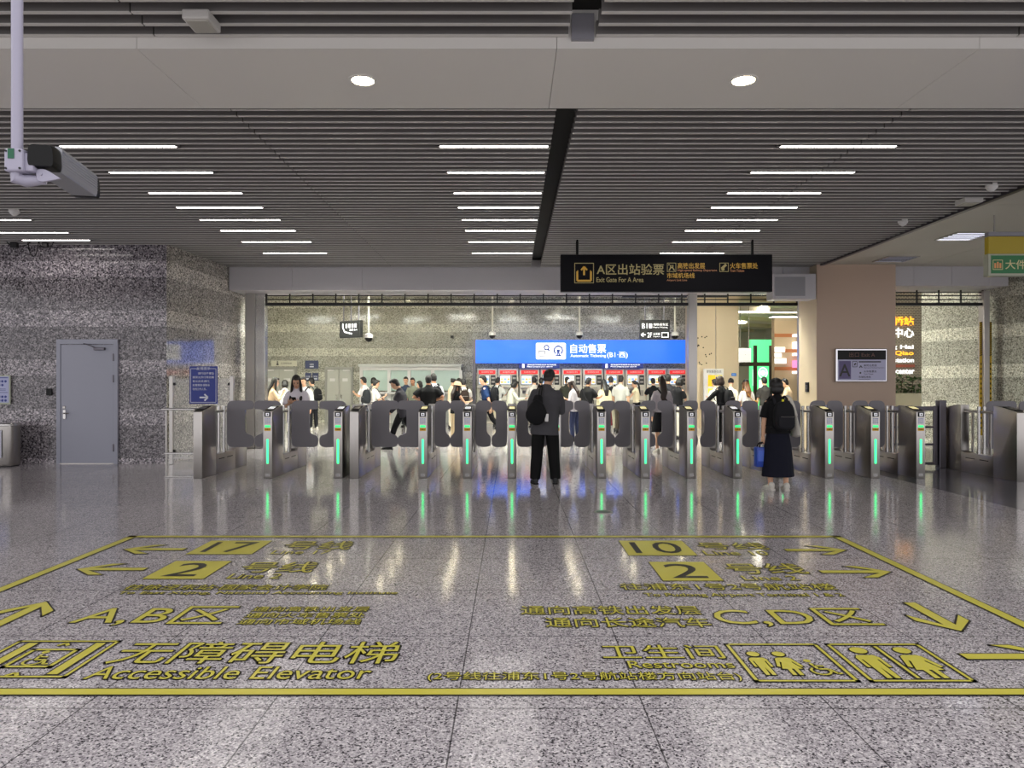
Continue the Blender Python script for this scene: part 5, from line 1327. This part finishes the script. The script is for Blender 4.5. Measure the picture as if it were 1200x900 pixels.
p = person('person in white t-shirt with big black backpack looking at a phone by the service windows', wx(437.5, 21.5), 21.5, -58, 1.68, 'm', ('down', 'phone'), 'stand', pitch=16, top='#dedbd3', sleeve=.85, bottom='#d3cabc', hair='short')
backpack(p, 'big dark backpack of the person with the phone by the service windows', '#23262a', .33, .44, .2)
phone(p, 'phone of the person with the big dark backpack')
person('man with glasses facing the hall behind the hoodie man at the service windows', wx(476, 25), 25, 178, 1.80, 'm', ('down', 'down'), 'stand', top='#3a4458', sleeve=.8, bottom='#22242a')
person('man in olive shirt facing the hall between the hoodie man and the man in black', wx(484.5, 24.5), 24.5, 165, 1.76, 'm', ('down', 'down'), 'stand', top='#7c8070', sleeve=1.2, bottom='#3a3a36', skin='b')
person('short person in pink top half hidden behind the man in the black t-shirt', wx(494, 24.0), 24.0, 120, 1.64, 'f', ('down', 'down'), 'stand', top='#b98a90', sleeve=1.2, bottom='#3a3a40', hair='bob')
p = person('tall man in white shirt with black backpack beside the man in the black t-shirt', wx(509, 19.6), 19.6, 22, 1.84, 'm', ('down', 'down'), 'stand', top='#cfd0d6', sleeve=.8, bottom='#25262c', skin='b')
backpack(p, 'black backpack of the tall man in white next to the man in black', '#141418')
person('woman in cream blouse with black hair standing at the last service window', wx(528.5, 24), 24, -70, 1.73, 'f', ('down', 'tap'), 'stand', pitch=12, top='#e0cfb2', sleeve=1.9, bottom='#e0d6c4', hair='bun')
p = person('woman in beige bucket hat and black sleeveless top with beige trousers beyond the gates', wx(533.5, 18.6), 18.6, -52, 1.60, 'f', ('down', 'tap'), 'stand', pitch=8, top='#101013', sleeve=0, bottom='#cdb896', kind='loose', hair='long', hairm=hair_b, hat=('bucket', '#cfae8c'), skin='a')
p2 = person('person in white top with brown bag on the back, next to the bucket hat woman', wx(543.5, 21.5), 21.5, 12, 1.71, 'm', ('tap', 'tap'), 'stand', pitch=10, top='#dad8d2', sleeve=.8, bottom='#7b7668')
backpack(p2, 'dark brown backpack next to the bucket hat woman', '#2c211b', .28, .36)
person('dark haired man behind the bucket hat woman, near the dark end of the blue sign', wx(539, 24.5), 24.5, 30, 1.75, 'm', ('down', 'down'), 'stand', top='#cfcac0', sleeve=.8, bottom='#35353c')
p = person('man in navy t-shirt with black backpack walking sideways past the first ticket machine', wx(570, 20.5), 20.5, 84, 1.85, 'm', ('back', 'back'), 'walk', lean=4, top='#1c3560', sleeve=.85, bottom='#15151a')
backpack(p, 'black backpack on the man in the navy t-shirt', '#141519', .29, .42, .17)
p = person('man in white shirt with black backpack at the second ticket machine', wx(582.5, 24.8), 24.8, -24, 1.78, 'm', ('tap', 'tap'), 'stand', top='#d7d9d6', sleeve=.85, bottom='#c8bfa8')
backpack(p, 'black backpack on the man in white at the second ticket machine', '#1a1b1f')
p = person('woman in pale green-white jacket walking sideways with a handbag before the second machine', wx(598, 22.2), 22.2, -82, 1.72, 'f', ('swing', 'tap'), 'walk', lean=8, pitch=14, top='#d6d6c6', sleeve=1.95, hem=-.18, bottom='#c9cbb8', hair='bob')
crossbag(p, 'small dark handbag of the woman in the pale jacket', '#15151a', 1, .2, .16, -.12)
person('dark haired person at the third ticket machine half hidden by the man in front', wx(626.5, 24.6), 24.6, 15, 1.79, 'm', ('tap', 'tap'), 'stand', top='#d0cdc6', sleeve=.8, bottom='#2a2a30')
person('person with dark hair at the fourth ticket machine, almost hidden', wx(634, 25.2), 25.2, -10, 1.77, 'm', ('down', 'tap'), 'stand', top='#55555c', sleeve=.8, bottom='#2a2a30')
person('man in dark olive t-shirt facing the fifth ticket machine', wx(665, 24.8), 24.8, 4, 1.80, 'm', ('tap', 'tap'), 'stand', top='#35362f', sleeve=.8, bottom='#b7ab94', fit=1.08)
p = person('woman in white cap and white t-shirt with jeans, walking past the fifth machine', wx(673.5, 18.8), 18.8, 62, 1.68, 'f', ('down', 'phone'), 'shift', lean=4, pitch=14, top='#cfcbd0', sleeve=.9, hem=-.12, bottom='#2c3350', hair='long', hairm=hair_b, hat=('cap', '#c6c2c0'), fit=1.1)
p = person('man in black t-shirt with a thin cross strap turned to the sixth machine', wx(687.5, 20.4), 20.4, -48, 1.73, 'm', ('down', 'tap'), 'stand', lean=4, pitch=8, top='#121214', sleeve=.8, bottom='#17171b', skin='b', fit=1.14)
crossbag(p, 'black cross-body bag on the man at the sixth machine', '#2a2a2e', 1)
p = person('woman with long black hair in cream cardigan and dark red skirt before the seventh machine', wx(709, 21.2), 21.2, 20, 1.68, 'f', ('down', 'down'), 'stand', pitch=8, top='#d9d0ae', sleeve=1.95, hem=-.22, bottom='#5a1820', kind='skirt', blen=.7, hair='long', fit=1.1)
p = person('man with black hair and large black backpack standing before the seventh machine', wx(716.5, 22.6), 22.6, 5, 1.79, 'm', ('down', 'tap'), 'stand', top='#c9c9c6', sleeve=.85, bottom='#b8b39c')
backpack(p, 'large black backpack of the man before the seventh machine', '#131417', .33, .46, .18)
person('man in pale grey shirt and brown trousers turned to the eighth machine', wx(727, 22), 22, -22, 1.81, 'm', ('down', 'carry'), 'stand', top='#b4b4ac', sleeve=.85, bottom='#4a4138')
p = person('woman with tied hair in cream top and black skirt standing sideways at the eighth machine', wx(746, 23.8), 23.8, 62, 1.66, 'f', ('tap', 'down'), 'stand', top='#ded3b4', sleeve=.3, hem=-.02, bottom='#131316', kind='skirt', blen=.55, hair='ponytail')
person('dark haired person in black at the ninth machine beside the ponytail woman', wx(766, 25), 25, 8, 1.76, 'm', ('tap', 'tap'), 'stand', top='#17171b', sleeve=.85, bottom='#22222a')
person('dark haired man hidden behind the woman with the wavy ponytail', wx(783.5, 20.5), 20.5, 0, 1.83, 'm', ('tap', 'tap'), 'stand', top='#26262c', sleeve=.85, bottom='#22222a')
p = person('woman in black t-shirt and white trousers tapping a phone at the end of the machines', wx(794, 19.4), 19.4, -58, 1.73, 'f', ('phone', 'phone'), 'stand', pitch=14, top='#16161a', sleeve=.8, hem=-.04, bottom='#d8d4c4', kind='loose', hair='bob')
phone(p, 'phone of the woman in white trousers at the end of the machines')
p = person('woman in black jacket with arm stretched to a suitcase by the information board', wx(846.5, 18.4), 18.4, 40, 1.75, 'f', ('out', 'down'), 'stand', top='#151518', sleeve=1.97, bottom='#151518', hair='bob', hairm=hair_b, fit=1.08)
backpack(p, 'black backpack on the woman by the information board', '#1d1d21', .28, .38)
p = person('woman with a bun in white blouse behind the woman in the black jacket', wx(856, 20.2), 20.2, -30, 1.71, 'f', ('down', 'carry'), 'stand', top='#e2dcc8', sleeve=1.4, bottom='#d7cf9e', hair='bun', kind='skirt', blen=.7)
person('dark haired person in white top reading the information board', wx(839.5, 21), 21, 25, 1.69, 'm', ('down', 'tap'), 'stand', top='#dedbd0', sleeve=.85, bottom='#2d2d33')
p = person('woman in black cap with long brown hair and white t-shirt in the passage', wx(875.5, 19.8), 19.8, 8, 1.66, 'f', ('down', 'down'), 'stand', top='#dcdad6', sleeve=.9, bottom='#16161a', hair='long', hairm=mat('hair_chestnut', '#6a4526', .45), hat=('cap', '#1b1b1f'))
crossbag(p, 'tan shoulder bag of the woman in the black cap', '#b98a3e', 1, .2, .22, .05)
person('man in dark grey t-shirt standing in the passage before the green billboard', wx(897, 21.5), 21.5, 12, 1.76, 'm', ('down', 'phone'), 'stand', top='#3c3a38', sleeve=.85, bottom='#3a3a40', fit=1.08)
p = person('man in beige t-shirt looking down at a phone beside the passage post', wx(924, 20), 20, 66, 1.71, 'm', ('phone', 'phone'), 'stand', pitch=18, top='#d9bf9e', sleeve=.8, bottom='#8a7a64')
phone(p, 'phone of the man in beige beside the passage post')
# suitcases
def suitcase(x, y, lab, col, rz=0):
    t = thing('suitcase', lab, 'suitcase', (x, y, 0), R(rz))
    q = MB(); q.rbox((0, 0, .36), (.40, .25, .58), .05, seg=3); q.build('shell', mat('case_' + col.strip('#'), col, .35), t, smooth=True)
    for k in range(4):
        q = MB(); q.rbox((-.12 + k * .08, -.126, .36), (.02, .01, .46), .004); q.build('rib', mat('case_' + col.strip('#')), t)
    q = MB(); q.tube([(-.1, .08, .62), (-.1, .08, 1.02), (-.09, .08, 1.04), (.09, .08, 1.04), (.1, .08, 1.02), (.1, .08, .62)], .01, 8); q.build('pull_handle', black, t, smooth=True)
    for sx in (-.15, .15):
        for sy in (-.09, .09):
            q = MB(); q.cyl((sx - .015, sy, .035), (sx + .015, sy, .035), .034, 12); q.tube([(sx, sy, .04), (sx, sy, .09)], .014, 6); q.build('wheel', black, t)
suitcase(wx(547, 18.9), 18.9, 'dark red suitcase beside the bucket hat woman', '#5a1b20', 20)
suitcase(wx(833, 18.2), 18.2, 'black suitcase by the information board at the hand of the woman in black', '#1a1a1e', -10)

bpy.data.scenes.remove(TMP)
